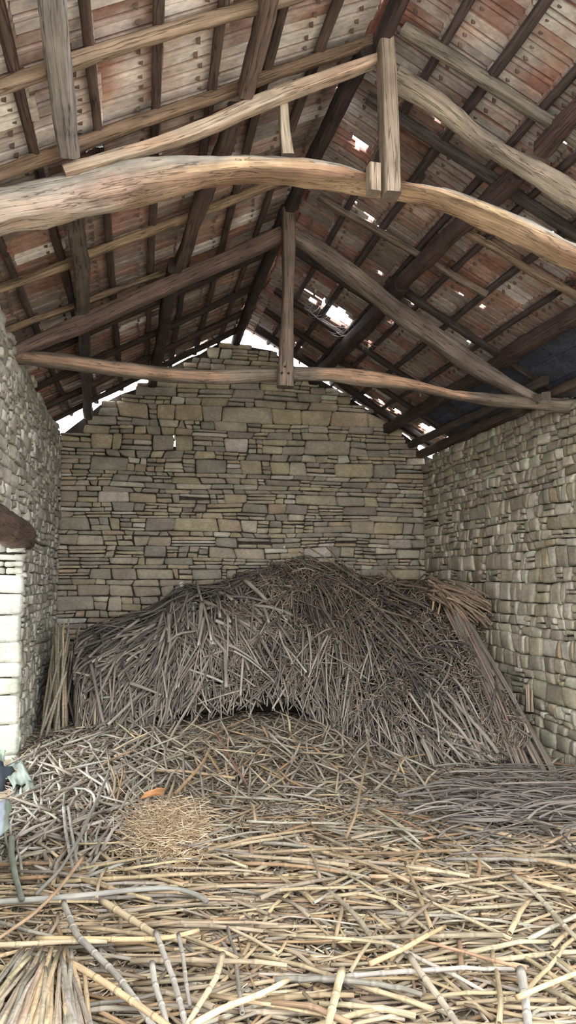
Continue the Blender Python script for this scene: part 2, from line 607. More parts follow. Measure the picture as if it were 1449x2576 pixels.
# floor under the litter, and the yard outside
mb = MB()
nx, ny = 60, 110
V = []
for j in range(ny + 1):
    for i in range(nx + 1):
        X = -1.6 + 6.0 * i / nx
        Y = -1.2 + 11.6 * j / ny
        V.append((X, Y, floor_z(X, Y) - 0.01 + 0.006 * nz(X * 11, Y * 11)))
mb.add(V, [(j * (nx + 1) + i, j * (nx + 1) + i + 1, (j + 1) * (nx + 1) + i + 1, (j + 1) * (nx + 1) + i) for j in range(ny) for i in range(nx)], lin(156, 140, 110))
tag(mb.build('floor', MAT_EARTH), kind='structure')
mb = MB()
mb.add([(-60, -60, -0.12), (60, -60, -0.12), (60, 60, -0.12), (-60, 60, -0.12)], [(0, 1, 2, 3)], lin(196, 190, 176))
tag(mb.build('ground', MAT_EARTH), kind='structure')

# ------------------------------------------------------------------ roof tiles (two slopes and the ridge, surface pattern)
LB = [1.345 - 0.325 * j for j in range(1, 10)]          # batten lines, left slope
RB = [1.43 + 0.31 * j for j in range(1, 10)]            # batten lines, right slope
TILE_LIME = [lin(222, 212, 204), lin(212, 202, 194), lin(230, 222, 214), lin(204, 192, 184)]
TILE_DARK = [lin(150, 136, 128), lin(134, 120, 112), lin(160, 148, 140), lin(142, 122, 112)]      # darker tiles behind the near truss; fading light put into their colour
TILE_GREY = [lin(178, 170, 166), lin(158, 150, 146), lin(194, 186, 180), lin(168, 156, 150)]
TILE_RED = [lin(166, 116, 96), lin(150, 104, 88), lin(176, 134, 112)]
PROF = [(0.0, 0.008), (0.05, 0.008), (0.065, -0.014), (0.35, -0.014), (0.365, 0.010), (0.43, 0.010), (0.445, -0.022), (0.53, -0.022), (0.545, 0.006), (0.60, 0.006),
        (0.615, -0.016), (0.91, -0.016), (0.925, 0.008), (1.0, 0.008)]
# holes: X, Y, half-size across, half-size along the depth
def on_roof(x, y, side):
    d = ray(x, y)
    lo, hi = 1.0, 16.0
    for _ in range(60):                                   # walk along the ray to the underside of the tiles
        m = 0.5 * (lo + hi)
        P = EYEV + d * m
        X = min(P[0], XRIDGE - 1e-4) if side < 0 else max(P[0], XRIDGE + 1e-4)
        if side * (P[0] - XRIDGE) < -0.4 or P[2] < zt(X, P[1]):
            lo = m
        else:
            hi = m
    return EYEV + d * lo


def holes_at(side, rows):
    return [(*on_roof(x, y, side)[:2], sx, sy) for x, y, sx, sy in rows]


HOLES_R = holes_at(1, [(850, 795, .19, .21), (785, 755, .05, .06), (965, 580, .035, .045), (1040, 760, .045, .05), (930, 866, .055, .06), (905, 368, .05, .09), (890, 511, .025, .03),
                       (930, 552, .035, .06), (1110, 298, .02, .05), (1390, 597, .03, .04), (1436, 350, .05, .05), (1365, 462, .03, .04), (1080, 650, .02, .03), (1160, 745, .02, .02),
                       (990, 745, .025, .03), (955, 690, .03, .03), (830, 690, .03, .04), (760, 650, .025, .03), (985, 815, .03, .04), (1210, 770, .03, .03), (1185, 860, .03, .05),
                       (925, 1000, .06, .06), (965, 1020, .1, .06), (1000, 1038, .06, .05), (1080, 1085, .13, .17), (1130, 1112, .05, .2), (1175, 1090, .03, .1), (850, 966, .06, .05), (750, 870, .05, .06)])
HOLES_L = holes_at(-1, [(575, 838, .05, .08), (490, 872, .16, .05), (420, 910, .14, .06), (320, 968, .16, .08), (265, 990, .14, .08), (185, 1030, .10, .08), (150, 1055, .14, .1), (620, 770, .03, .05), (690, 690, .02, .04)])


def tiles(sign, battens, holes, name):
    mb = MB()
    rows = [XRIDGE + sign * 0.03] + battens
    if sign < 0:
        rows[0] = XRIDGE - 0.102
    P = 0.203
    ncol = int(9.0 / P)
    for r in range(len(rows) - 1):
        xa, xb = rows[r], rows[r + 1]                    # upper end, lower end
        for cidx in range(ncol):
            ya = 1.7 + cidx * P
            if ya + P > 10.52:
                continue
            dy, dx, dz = random.gauss(0, 0.004), random.gauss(0, 0.012), random.gauss(0, 0.003)
            yaw = random.gauss(0, 0.012)
            if random.random() < 0.03:
                dx += sign * random.uniform(0.02, 0.06)
                yaw *= 2.5
            red = random.random() ** 3 if random.random() < (0.75 if sign < 0 else 0.9) else random.uniform(0.5, 0.9)
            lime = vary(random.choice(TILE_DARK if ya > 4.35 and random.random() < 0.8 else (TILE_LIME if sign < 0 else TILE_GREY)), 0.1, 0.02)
            clay = vary(random.choice(TILE_RED), 0.1, 0.03)
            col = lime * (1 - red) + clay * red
            channel_col = clay * 0.7                          # channels between the ribs take a darker clay colour
            ws = np.linspace(0, 1, 9)
            xl = xb + sign * 0.055
            V, C = [], []
            for layer in (0, 1):
                for w in ws:
                    X = xa + (xl - xa) * w - sign * 0.02
                    for v, h in PROF:
                        Y = ya + v * (P + 0.012) + dy + yaw * (X - xa)
                        edge = 0.006 if w in (0, 1) else 0
                        z = zt(X, Y) - h * 0.0 + (-h if False else h) + 0.020 * w + dz + layer * 0.013 - edge * (1 - layer)
                        V.append((X + dx, Y, z + 0.012))
                        patch = nz(X * 5 + 3, Y * 5, sign * 2.0)
                        k = min(1.0, max(0.0, red + 0.9 * patch))
                        C.append((lime * (1 - k) + clay * k) if h < -0.01 else channel_col)
            npf = len(PROF)
            base = len(ws) * npf
            Fc = []
            keep = set()
            for i in range(len(ws) - 1):
                for k in range(npf - 1):
                    q = V[i * npf + k]
                    q2 = V[(i + 1) * npf + k + 1]
                    mx, my = (q[0] + q2[0]) / 2, (q[1] + q2[1]) / 2
                    cut = False
                    for hx, hy, sx, sy in holes:
                        e = ((mx - hx) / sx) ** 2 + ((my - hy) / sy) ** 2
                        if e < 1.0 + 0.5 * nz(mx * 30, my * 30):
                            cut = True
                    if not cut:
                        keep.add((i, k))
            for i, k in keep:
                a, b, c, d = i * npf + k, i * npf + k + 1, (i + 1) * npf + k + 1, (i + 1) * npf + k
                lo, hi = (a, b, c, d), (base + d, base + c, base + b, base + a)
                Fc += [lo, hi]
                for (di, dk, e0, e1) in ((-1, 0, a, b), (1, 0, c, d), (0, -1, d, a), (0, 1, b, c)):
                    if (i + di, k + dk) not in keep:
                        Fc.append((e0, base + e0, base + e1, e1))
            if sign < 0:
                pass
            else:
                Fc = [f[::-1] for f in Fc]
            if Fc:
                mb.add(V, Fc, C)
            # two nibs that hook over the batten; their shadow is in the dark colour
            for v in (0.22, 0.76):
                w = 0.16 + random.uniform(-.02, .02)
                X = xa + (xl - xa) * w + dx - sign * 0.02
                Y = ya + v * P + dy
                if any(((X - hx) / (sx + .02)) ** 2 + ((Y - hy) / (sy + .02)) ** 2 < 1 for hx, hy, sx, sy in holes):
                    continue
                z = zt(X, Y) - 0.006
                X += sign * 0.055
                box(mb, (X - 0.011, Y - 0.006, z - 0.042), (X + 0.011, Y + 0.006, z), lin(112, 92, 82))
    return tag(mb.build(name, MAT_TILE, smooth=False), kind='structure')


random.seed(21)
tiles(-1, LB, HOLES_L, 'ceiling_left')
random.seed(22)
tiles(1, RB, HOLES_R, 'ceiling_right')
# ridge caps
random.seed(23)
mb = MB()
y = 1.7
while y < 10.4:
    L = random.uniform(0.36, 0.42)
    n = 9
    V = []
    dx = random.gauss(0, 0.012)
    for lay in (0.0, 0.014):
        for yy in (y, y + L + 0.03):
            for k in range(n):
                a = math.pi * k / (n - 1)
                V.append((XRIDGE + 0.045 + dx + (0.10 + lay) * math.cos(a), yy, zt(XRIDGE, yy) - 0.02 + (0.09 + lay) * math.sin(a)))
    Fc = []
    for k in range(n - 1):
        Fc += [(k, k + 1, n + k + 1, n + k), (2 * n + k + 1, 2 * n + k, 3 * n + k, 3 * n + k + 1)]
    Fc += [(0, n, 3 * n, 2 * n), (n - 1, 3 * n - 1, 4 * n - 1, 2 * n - 1)]
    if not 4.7 < y < 5.0:
        mb.add(V, Fc, vary(random.choice(TILE_RED), 0.1))
    y += L
tag(mb.build('ceiling_ridge', MAT_TILE), kind='structure')

# ------------------------------------------------------------------ roof timbers
W_TAN, W_GREY, W_DARK, W_RED, W_PALE = lin(168, 128, 92), lin(150, 140, 126), lin(92, 76, 68), lin(122, 90, 74), lin(176, 168, 158)
W_ORANGE, W_BARK = lin(206, 160, 106), lin(150, 138, 120)


def mixc(base, other, k):
    return np.asarray(base) * (1 - k) + np.asarray(other) * k


def plain(base, other=None, sd_scale=1.5):
    other = base * 0.7 if other is None else other

    def f(t, ca, sa, seed):
        k = 0.5 + 0.9 * nz(t * 6 + seed, ca * 0.8, sa * 0.8 + seed)
        return mixc(base, other, min(1, max(0, k)))
    return f


def beam(name, pts, fn, label=None, cat='beam', group=None, parent=None, p=5.0, jit=0.006, seed=None, n=12, up=(0, 0, 1), step=0.08, cap=None):
    mb = MB()
    sweep(mb, pts, W_GREY, up=up, n=n, p=p, jit=jit, seed=random.uniform(0, 40) if seed is None else seed, colfn=fn, step=step, capcol=cap)
    o = mb.build(name, MAT_WOOD, parent)
    if label:
        tag(o, label, cat, group)
    return o


def edge_pts(U, L, Yf, depth, n=24, xr=None, back=1.0):
    """centre line, width and height of a beam whose upper edge U and lower edge L were measured in the plane of the truss"""
    U, L = sorted(U), sorted(L)
    x0 = max(U[0][0], L[0][0]) if xr is None else xr[0]
    x1 = min(U[-1][0], L[-1][0]) if xr is None else xr[1]
    out = []
    for x in np.linspace(x0, x1, n):
        yu = np.interp(x, [a for a, _ in U], [b for _, b in U])
        yl = np.interp(x, [a for a, _ in L], [b for _, b in L])
        a, b = atY(x, yu, Yf), atY(x, yl, Yf + depth * back)
        out.append([(a[0]), Yf + depth / 2, (a[2] + b[2]) / 2, depth, a[2] - b[2]])
    out = np.array(out)
    s = np.gradient(out[:, 2]) / np.gradient(out[:, 0])
    out[:, 4] *= np.cos(np.arctan(s))
    return out.tolist()


random.seed(31)
# ---- near truss
t1 = empty('roof_truss', (1.45, 4.28, 3.9))
tag(t1, 'near roof truss with a pale arched tie beam crossing the whole barn', 'roof truss')


def tie1_col(t, ca, sa, seed):
    # weathered grey upper flank; hewn tan lower flank; whitish at the left end
    e = sa + 0.28 * nz(t * 9, 3.1, seed) + 0.15 * nz(t * 30, 1.0, seed)
    low = mixc(lin(214, 176, 126), lin(168, 122, 88), min(1, max(0, 0.5 + 1.1 * nz(t * 7 + 3, ca, 2))))
    low = mixc(low, lin(196, 184, 172), sstep(0.34, 0.16, t) * (0.5 + 0.6 * nz(t * 26, sa * 4, 9)))
    hi = mixc(lin(186, 178, 164), lin(160, 150, 136), 0.5 + 0.5 * nz(t * 12, ca * 2, seed))
    if ca > 0.3 and t > 0.2 and sa < -0.5:
        low = mixc(low, lin(120, 86, 66), 0.6)  # shading of the underside painted into the wood along the lower edge
    b = float(np.interp(t, [0, .33, .5, .64, .72, 1], [.12, .0, .2, .2, -.3, -.3]))
    k = sstep(b, b + 0.14, e)
    return mixc(low, hi, k)


U = [(0, 460), (100, 440), (200, 420), (330, 390), (480, 384), (640, 380), (760, 390), (860, 405), (930, 430), (1010, 450), (1100, 465), (1200, 490), (1300, 530), (1400, 580), (1449, 602)]
L = [(0, 595), (100, 585), (180, 570), (300, 545), (400, 515), (500, 490), (620, 478), (750, 478), (900, 492), (1010, 510), (1100, 525), (1200, 565), (1300, 610), (1400, 655), (1449, 678)]
pts = edge_pts(U, L, 4.17, 0.24, 40)
pts = [[-1.45, 4.29, 3.60, .24, .26], [-1.1, 4.29, 3.68, .24, .26]] + pts + [[3.4, 4.29, 3.70, .24, .2], [4.1, 4.29, 3.48, .24, .2]]
beam('tie_beam', pts, tie1_col, parent=t1, p=3.4, jit=0.016, n=20, step=0.06, seed=3.0)
U = [(952, 130), (800, 178), (640, 236), (520, 291), (400, 343), (280, 375), (160, 410)]
L = [(952, 162), (800, 218), (640, 284), (520, 336), (400, 376), (280, 410), (160, 444)]
beam('principal_rafter', edge_pts(U, L, 4.15, 0.09, 30, back=0.4), plain(lin(204, 184, 156), lin(188, 150, 118)), parent=t1, p=6, jit=0.005, n=16)
U = [(1000, 150), (1050, 175), (1100, 215), (1150, 250), (1200, 310), (1260, 345), (1330, 390), (1400, 420), (1449, 448)]
L = [(1000, 225), (1080, 268), (1140, 312), (1200, 355), (1280, 405), (1340, 452), (1400, 492), (1449, 525)]
pts = edge_pts(U, L, 4.18, 0.13, 26, back=0.6) + [[3.4, 4.25, 3.95, .15, .16], [4.05, 4.25, 3.58, .15, .16]]
beam('principal_rafter', pts, plain(lin(170, 152, 126), lin(128, 112, 98)), parent=t1, p=3, jit=0.014, n=16, seed=8.0)


def post_pts(a, b, Y, w0, w1, depth, mid=None):
    a3, b3 = atY(a[0], a[1], Y), atY(b[0], b[1], Y)
    out = [[*a3, w0, depth]]
    if mid:
        out.append([*atY(mid[0], mid[1], Y), mid[2], depth])
    out.append([*b3, w1, depth])
    return out


beam('king_post', post_pts((970, 106), (984, 494), 4.13, 0.092, 0.098, 0.13), plain(lin(168, 148, 124), lin(140, 120, 100)), parent=t1, up=(0, 1, 0), jit=0.005, n=16, p=7)
beam('strut', post_pts((711, 240), (724, 392), 4.27, 0.05, 0.072, 0.06, (715, 330, 0.06)), plain(lin(190, 172, 144), lin(170, 150, 124)), parent=t1, up=(0, 1, 0), jit=0.004, p=6)
beam('block', post_pts((940, 417), (940, 486), 4.11, 0.076, 0.078, 0.08), plain(lin(172, 150, 124), lin(150, 128, 104)), parent=t1, up=(0, 1, 0), jit=0.003, p=8)

# ---- far truss
t2 = empty('roof_truss', (1.28, 6.42, 3.6))
tag(t2, 'far roof truss with a brown log tie beam in front of the stone gable', 'roof truss')


def tie2_col(t, ca, sa, seed):
    hi = mixc(lin(136, 118, 98), lin(112, 98, 84), 0.5 + 0.6 * nz(t * 9, ca * 2, seed))
    # long scars where the bark was hewn off
    s1 = sstep(0.02, 0.06, t) * sstep(0.40, 0.34, t) * sstep(0.75, 0.4, abs(sa + 0.15))
    s2 = sstep(0.50, 0.56, t) * sstep(0.80, 0.77, t) * sstep(0.85, 0.5, abs(sa + 0.05))
    k = min(1, max(s1 * 0.7, s2) * (0.85 + 0.4 * nz(t * 30, sa * 6, 4)))
    return mixc(hi, lin(190, 140, 98), max(0, k))


U = [(50, 878), (150, 885), (300, 905), (450, 922), (530, 928), (700, 918), (740, 918), (850, 916), (950, 928), (1050, 953), (1150, 980), (1250, 985), (1340, 995)]
L = [(50, 918), (200, 940), (330, 958), (450, 968), (560, 974), (690, 964), (750, 965), (850, 967), (950, 980), (1060, 988), (1150, 1010), (1250, 1027), (1340, 1032)]
pts = edge_pts(U, L, 6.38, 0.16, 40)
pts = [[-1.3, 6.46, 3.58, .16, .17]] + pts + [[4.12, 6.46, 3.42, .16, .14]]
beam('tie_beam', pts, tie2_col, parent=t2, p=2.3, jit=0.012, n=18, step=0.06, seed=5.0)
U = [(712, 562), (480, 668), (205, 785), (40, 862)]
L = [(712, 622), (460, 728), (215, 840), (40, 905)]
pts = [[-1.25, 6.42, 3.50, .13, .2]] + edge_pts(U, L, 6.36, 0.13)
beam('principal_rafter', pts, plain(lin(128, 98, 82), lin(104, 80, 70)), parent=t2, p=7, jit=0.006, n=16)
U = [(745, 570), (820, 605), (900, 665), (1000, 745), (1150, 850), (1280, 945), (1360, 992)]
L = [(745, 618), (830, 682), (900, 730), (1000, 812), (1100, 885), (1200, 950), (1360, 1030)]
beam('principal_rafter', edge_pts(U, L, 6.37, 0.15), plain(lin(134, 116, 100), lin(104, 88, 78)), parent=t2, p=4, jit=0.010, n=16, seed=2.0)
KP = beam('king_post', post_pts((727, 528), (718, 974), 6.30, 0.12, 0.142, 0.12, (725, 740, 0.09)), plain(lin(134, 110, 90), lin(108, 90, 76)), parent=t2, up=(0, 1, 0), jit=0.008, n=16, p=4)
beam('block', [[*atY(1352, 1000, 6.28), .07, .07], [*atY(1352, 1000, 6.42), .07, .07]], plain(lin(120, 100, 86)), parent=t2, p=8, jit=0.002)
beam('block', [[*atY(1374, 1000, 6.38), .085, .11], [*atY(1374, 1000, 6.54), .085, .11]], plain(lin(136, 122, 106)), parent=t2, p=8, jit=0.002)
for x, y in ((717, 922), (709, 938), (726, 939)):
    mb = MB()
    q = atY(x, y, 6.236)
    tube(mb, [q + [0, -0.006, 0], q + [0, 0.03, 0]], 0.009, 0.009, lin(50, 40, 36), n=8)
    tag(mb.build('peg', MAT_WOOD, KP), 'dark wooden peg')


# ---- purlins, ridge, rafters, battens: each piece of timber is a thing
def along(x0, y0, x1, y1, off, w, h, n=8, wob=0.0):
    sd = random.uniform(0, 30)
    out = []
    for t in np.linspace(0, 1, n):
        X, Y = x0 + (x1 - x0) * t, y0 + (y1 - y0) * t
        out.append([X + wob * nz(t * 3 + sd), Y, 0.5 * (zt(X, Y) + zt(X, Y)) - off + wob * 0.6 * nz(t * 3, sd), w, h])
    return out


G_P = 'purlins under the rafters'
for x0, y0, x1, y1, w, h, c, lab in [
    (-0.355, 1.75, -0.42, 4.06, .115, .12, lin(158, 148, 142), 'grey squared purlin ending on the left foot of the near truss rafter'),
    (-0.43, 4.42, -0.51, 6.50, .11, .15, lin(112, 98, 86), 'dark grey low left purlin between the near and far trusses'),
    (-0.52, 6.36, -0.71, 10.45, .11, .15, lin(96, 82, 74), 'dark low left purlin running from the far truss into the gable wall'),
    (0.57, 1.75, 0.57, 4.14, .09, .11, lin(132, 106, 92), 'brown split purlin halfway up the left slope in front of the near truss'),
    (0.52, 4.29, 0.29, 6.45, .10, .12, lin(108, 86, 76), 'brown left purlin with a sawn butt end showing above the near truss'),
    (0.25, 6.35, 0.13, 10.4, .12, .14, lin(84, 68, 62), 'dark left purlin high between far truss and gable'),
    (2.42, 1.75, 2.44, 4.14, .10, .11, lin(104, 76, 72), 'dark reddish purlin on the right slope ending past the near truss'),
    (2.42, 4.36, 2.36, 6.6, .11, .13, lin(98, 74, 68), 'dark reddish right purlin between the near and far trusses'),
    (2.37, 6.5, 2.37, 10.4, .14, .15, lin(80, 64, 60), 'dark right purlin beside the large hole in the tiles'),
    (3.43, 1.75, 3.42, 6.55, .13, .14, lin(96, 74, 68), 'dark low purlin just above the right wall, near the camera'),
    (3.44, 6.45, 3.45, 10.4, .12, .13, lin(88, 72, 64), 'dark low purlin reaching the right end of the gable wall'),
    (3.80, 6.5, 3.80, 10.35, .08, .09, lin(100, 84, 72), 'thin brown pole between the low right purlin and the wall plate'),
]:
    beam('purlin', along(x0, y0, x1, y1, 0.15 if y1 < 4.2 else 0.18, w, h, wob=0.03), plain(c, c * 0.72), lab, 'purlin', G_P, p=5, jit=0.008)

beam('ridge_beam', along(1.43, 1.75, 1.40, 4.25, .15, .085, .10, wob=.02), plain(lin(92, 70, 68), lin(70, 56, 54)), 'dark ridge beam in front of the near king post', 'ridge beam', p=5)
beam('ridge_beam', along(1.33, 4.2, 1.23, 6.5, .15, .10, .12, wob=.02), plain(lin(84, 66, 62), lin(64, 52, 50)), 'dark ridge beam between the two king posts', 'ridge beam', p=4)
beam('ridge_beam', along(1.22, 6.3, 1.27, 10.45, .16, .11, .15, wob=.05), plain(lin(90, 74, 66), lin(66, 54, 50)), 'crooked ridge beam resting on the peak of the gable', 'ridge beam', p=3)

# rafters across the slopes
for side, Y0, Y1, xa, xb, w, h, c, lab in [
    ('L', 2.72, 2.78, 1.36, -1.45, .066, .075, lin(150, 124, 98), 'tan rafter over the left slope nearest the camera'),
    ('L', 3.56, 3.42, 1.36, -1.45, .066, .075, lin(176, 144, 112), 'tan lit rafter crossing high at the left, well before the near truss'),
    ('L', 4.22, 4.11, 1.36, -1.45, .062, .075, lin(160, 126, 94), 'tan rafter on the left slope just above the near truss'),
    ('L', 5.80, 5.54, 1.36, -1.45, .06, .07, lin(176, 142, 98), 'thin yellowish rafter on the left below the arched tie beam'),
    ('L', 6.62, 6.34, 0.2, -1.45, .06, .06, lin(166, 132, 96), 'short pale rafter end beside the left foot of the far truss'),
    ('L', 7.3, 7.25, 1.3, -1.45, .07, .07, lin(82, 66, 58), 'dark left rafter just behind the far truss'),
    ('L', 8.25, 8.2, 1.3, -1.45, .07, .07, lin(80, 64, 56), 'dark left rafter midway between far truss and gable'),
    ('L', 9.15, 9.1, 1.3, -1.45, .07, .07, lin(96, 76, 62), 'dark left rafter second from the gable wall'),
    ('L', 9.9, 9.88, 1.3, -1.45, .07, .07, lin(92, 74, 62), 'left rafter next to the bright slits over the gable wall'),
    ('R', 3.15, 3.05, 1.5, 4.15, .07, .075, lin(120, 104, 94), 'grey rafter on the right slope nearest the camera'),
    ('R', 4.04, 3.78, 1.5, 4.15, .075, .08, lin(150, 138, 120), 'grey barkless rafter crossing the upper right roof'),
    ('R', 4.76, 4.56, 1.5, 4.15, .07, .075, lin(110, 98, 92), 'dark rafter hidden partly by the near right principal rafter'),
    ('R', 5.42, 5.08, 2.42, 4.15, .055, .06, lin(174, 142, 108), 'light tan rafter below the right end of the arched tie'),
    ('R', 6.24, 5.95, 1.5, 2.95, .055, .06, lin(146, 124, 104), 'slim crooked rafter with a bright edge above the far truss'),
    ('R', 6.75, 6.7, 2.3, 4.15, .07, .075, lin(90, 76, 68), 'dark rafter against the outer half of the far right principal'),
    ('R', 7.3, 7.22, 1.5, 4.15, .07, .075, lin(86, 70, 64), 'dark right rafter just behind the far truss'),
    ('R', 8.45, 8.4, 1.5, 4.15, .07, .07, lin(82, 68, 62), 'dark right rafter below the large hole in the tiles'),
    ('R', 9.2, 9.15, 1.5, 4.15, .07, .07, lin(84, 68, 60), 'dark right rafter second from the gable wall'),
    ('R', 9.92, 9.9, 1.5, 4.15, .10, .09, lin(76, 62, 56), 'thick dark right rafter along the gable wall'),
]:
    out = []
    sd = random.uniform(0, 30)
    for t in np.linspace(0, 1, 10):
        X, Y = xa + (xb - xa) * t, Y0 + (Y1 - Y0) * t
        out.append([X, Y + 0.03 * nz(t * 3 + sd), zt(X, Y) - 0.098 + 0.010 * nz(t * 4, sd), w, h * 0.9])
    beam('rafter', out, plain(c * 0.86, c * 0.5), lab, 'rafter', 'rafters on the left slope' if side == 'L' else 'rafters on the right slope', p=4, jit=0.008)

# battens that carry the tiles
NTH = ['topmost', 'second', 'third', 'fourth', 'fifth', 'sixth', 'seventh', 'eighth', 'ninth']
for side, XS in (('left', LB[:8]), ('right', RB)):
    for i, X in enumerate(XS):
        for half, (ya, yb) in (('near', (1.7, 5.3 + random.uniform(-.3, .3))), ('far', (5.2, 10.3))):
            c = vary(lin(104, 82, 72) if side == 'left' else lin(92, 76, 74), 0.12)
            wd = random.uniform(.048, .066)
            beam('batten', along(X + random.gauss(0, .01), ya, X + random.gauss(0, .01), yb, 0.048, wd, .045, wob=.012), plain(c, c * 0.75),
                 f'{NTH[i]} {side} slope tile batten from the ridge, {half} half of the roof', 'batten', f'battens under the {side} tiles', p=4, jit=0.004, n=8, step=0.16)

# wall plate along the right wall
beam('wall_plate', [[3.93, 1.8, 3.54, .13, .1], [3.93, 6.2, 3.56, .13, .1], [3.95, 10.2, 3.58, .13, .1]], plain(lin(104, 84, 70), lin(78, 62, 54)), 'dark wall plate beam lying along the top of the right wall', 'beam', p=6)
# boards closing the eave above the right wall
for i, (ya, yb) in enumerate(((1.8, 3.4), (3.42, 6.2), (6.22, 9.3))):
    mb = MB()
    for x0, x1 in ((3.50, 3.72), (3.73, 3.93), (3.94, 4.16)):
        V = []
        for (X, dz) in ((x0, 0), (x1, 0), (x1, .018), (x0, .018)):
            for Y in (ya, yb):
                V.append((X, Y, zt(X, Y) - 0.045 + dz - 0.035))
        mb.add(V, [(0, 1, 3, 2), (2, 3, 5, 4), (4, 5, 7, 6), (6, 7, 1, 0), (0, 2, 4, 6), (1, 7, 5, 3)], vary(lin(74, 78, 96), 0.1))
    tag(mb.build('eave_board', MAT_WOOD, smooth=False), ['blue-grey eave boards over the right wall nearest the camera', 'blue-grey eave boards over the right wall beside the near truss', 'dark blue-grey eave boards behind the far truss foot'][i], 'eave boards', 'eave boards above the right wall')

# lintel log over the opening in the left wall
mb = MB()
sweep(mb, [[-1.12, 5.2, 2.20, .27, .27], [-1.11, 6.6, 2.19, .27, .28], [-1.09, 7.45, 2.17, .26, .26], [-1.09, 7.62, 2.16, .2, .22]], W_RED, p=2.2, jit=0.016, n=18, seed=4.4, colfn=plain(lin(128, 96, 82), lin(96, 78, 70)))
tag(mb.build('lintel_log', MAT_WOOD), 'brown weathered lintel log over the opening in the left wall', 'log')


# ------------------------------------------------------------------ the heap of brushwood against the gable
HC = [(190, 1600, 9.4, 1885, 8.0), (240, 1575, 9.6, 1885, 7.9), (300, 1558, 9.75, 1880, 7.9), (400, 1535, 9.85, 1850, 7.9), (440, 1492, 9.85, 1790, 8.0), (560, 1464, 9.85, 1772, 8.0),
      (700, 1424, 9.85, 1760, 8.0), (760, 1405, 9.85, 1765, 7.9), (840, 1420, 9.85, 1825, 7.6), (920, 1455, 9.85, 1885, 7.1), (1000, 1466, 9.85, 1925, 6.85), (1080, 1465, 9.6, 1930, 6.75),
      (1150, 1500, 9.1, 1935, 6.7), (1195, 1590, 8.5, 1925, 6.7), (1245, 1740, 7.7, 1930, 6.75), (1290, 1860, 7.1, 1940, 6.7)]
HX = np.array([h[0] for h in HC], float)
HT = np.array([atY(h[0], h[1], h[2]) for h in HC])
HL = np.array([atY(h[0], h[3], h[4]) for h in HC])
HL[:, 2] = np.maximum(HL[:, 2], 0.03)
HM = np.array([0.5 * (a + b) + np.array([0, -0.22, 0.16]) for a, b in zip(HT, HL)])
HQ = 2 * HM - 0.5 * (HT + HL)
XW = XR - 0.03


# hollows in the face: u, t, half-widths, depth
DENTS = [(770, 0.50, 38, 0.10, 0.45), (600, 0.28, 45, 0.06, 0.22), (830, 0.80, 22, 0.12, 0.3), (1190, 0.42, 25, 0.08, 0.25), (400, 0.60, 30, 0.08, 0.22), (1120, 0.80, 40, 0.06, 0.3), (520, 0.80, 45, 0.06, 0.25), (690, 0.72, 40, 0.06, 0.25), (300, 0.22, 40, 0.06, 0.2)]


def heap(u, t):
    """a point of the heap's face: u runs along it from the left wall to the right, t from the crest to the lower lip"""
    a = np.array([np.interp(u, HX, HT[:, k]) for k in range(3)])
    b = np.array([np.interp(u, HX, HQ[:, k]) for k in range(3)])
    c = np.array([np.interp(u, HX, HL[:, k]) for k in range(3)])
    tt = min(max(t, 0.0), 1.0)
    p = (1 - tt) ** 2 * a + 2 * tt * (1 - tt) * b + tt * tt * c
    if t < 0:
        p = p + np.array([0, 0.8, -0.5]) * (-t)
    if t > 1:
        d = 2 * (c - b)
        p = p + (d * 0.4 + np.array([0, 0, -0.6])) * (t - 1)
    n1, n2 = nz(u * 0.012, t * 3.0, 1.0), nz(u * 0.03, t * 7.0, 5.0)
    p = p + np.array([0, -1, 0.5]) * (0.14 * n1 + 0.08 * n2)
    for hu, ht, su, st, dep in DENTS:
        e = ((u - hu) / su) ** 2 + ((t - ht) / st) ** 2
        if e < 6:
            p = p + np.array([0, dep, -0.2 * dep]) * math.exp(-e)
    p[0] = min(p[0], XW)
    p[2] = max(p[2], floor_z(p[0], p[1]) + 0.01)
    return p


# the dark inside of the heap
random.seed(41)
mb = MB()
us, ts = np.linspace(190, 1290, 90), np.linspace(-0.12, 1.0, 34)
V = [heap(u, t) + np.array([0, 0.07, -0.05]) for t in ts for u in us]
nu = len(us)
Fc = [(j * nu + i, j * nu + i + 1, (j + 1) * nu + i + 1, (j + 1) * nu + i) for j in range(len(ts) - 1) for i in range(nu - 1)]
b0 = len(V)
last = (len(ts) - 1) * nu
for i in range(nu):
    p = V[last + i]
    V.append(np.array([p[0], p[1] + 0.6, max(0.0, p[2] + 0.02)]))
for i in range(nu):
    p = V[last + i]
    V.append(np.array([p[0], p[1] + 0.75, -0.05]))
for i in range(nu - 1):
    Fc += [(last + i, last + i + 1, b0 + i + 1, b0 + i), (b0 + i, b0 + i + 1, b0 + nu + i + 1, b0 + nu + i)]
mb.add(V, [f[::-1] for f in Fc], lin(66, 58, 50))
tag(mb.build('brushwood_core', MAT_EARTH), 'packed dark chaff and twigs inside the brushwood heap by the gable', 'brushwood', kind='stuff')

G_GREY, G_DK, G_LT, G_RB, G_TN = lin(118, 108, 95), lin(90, 82, 73), lin(148, 137, 119), lin(120, 99, 81), lin(164, 143, 112)
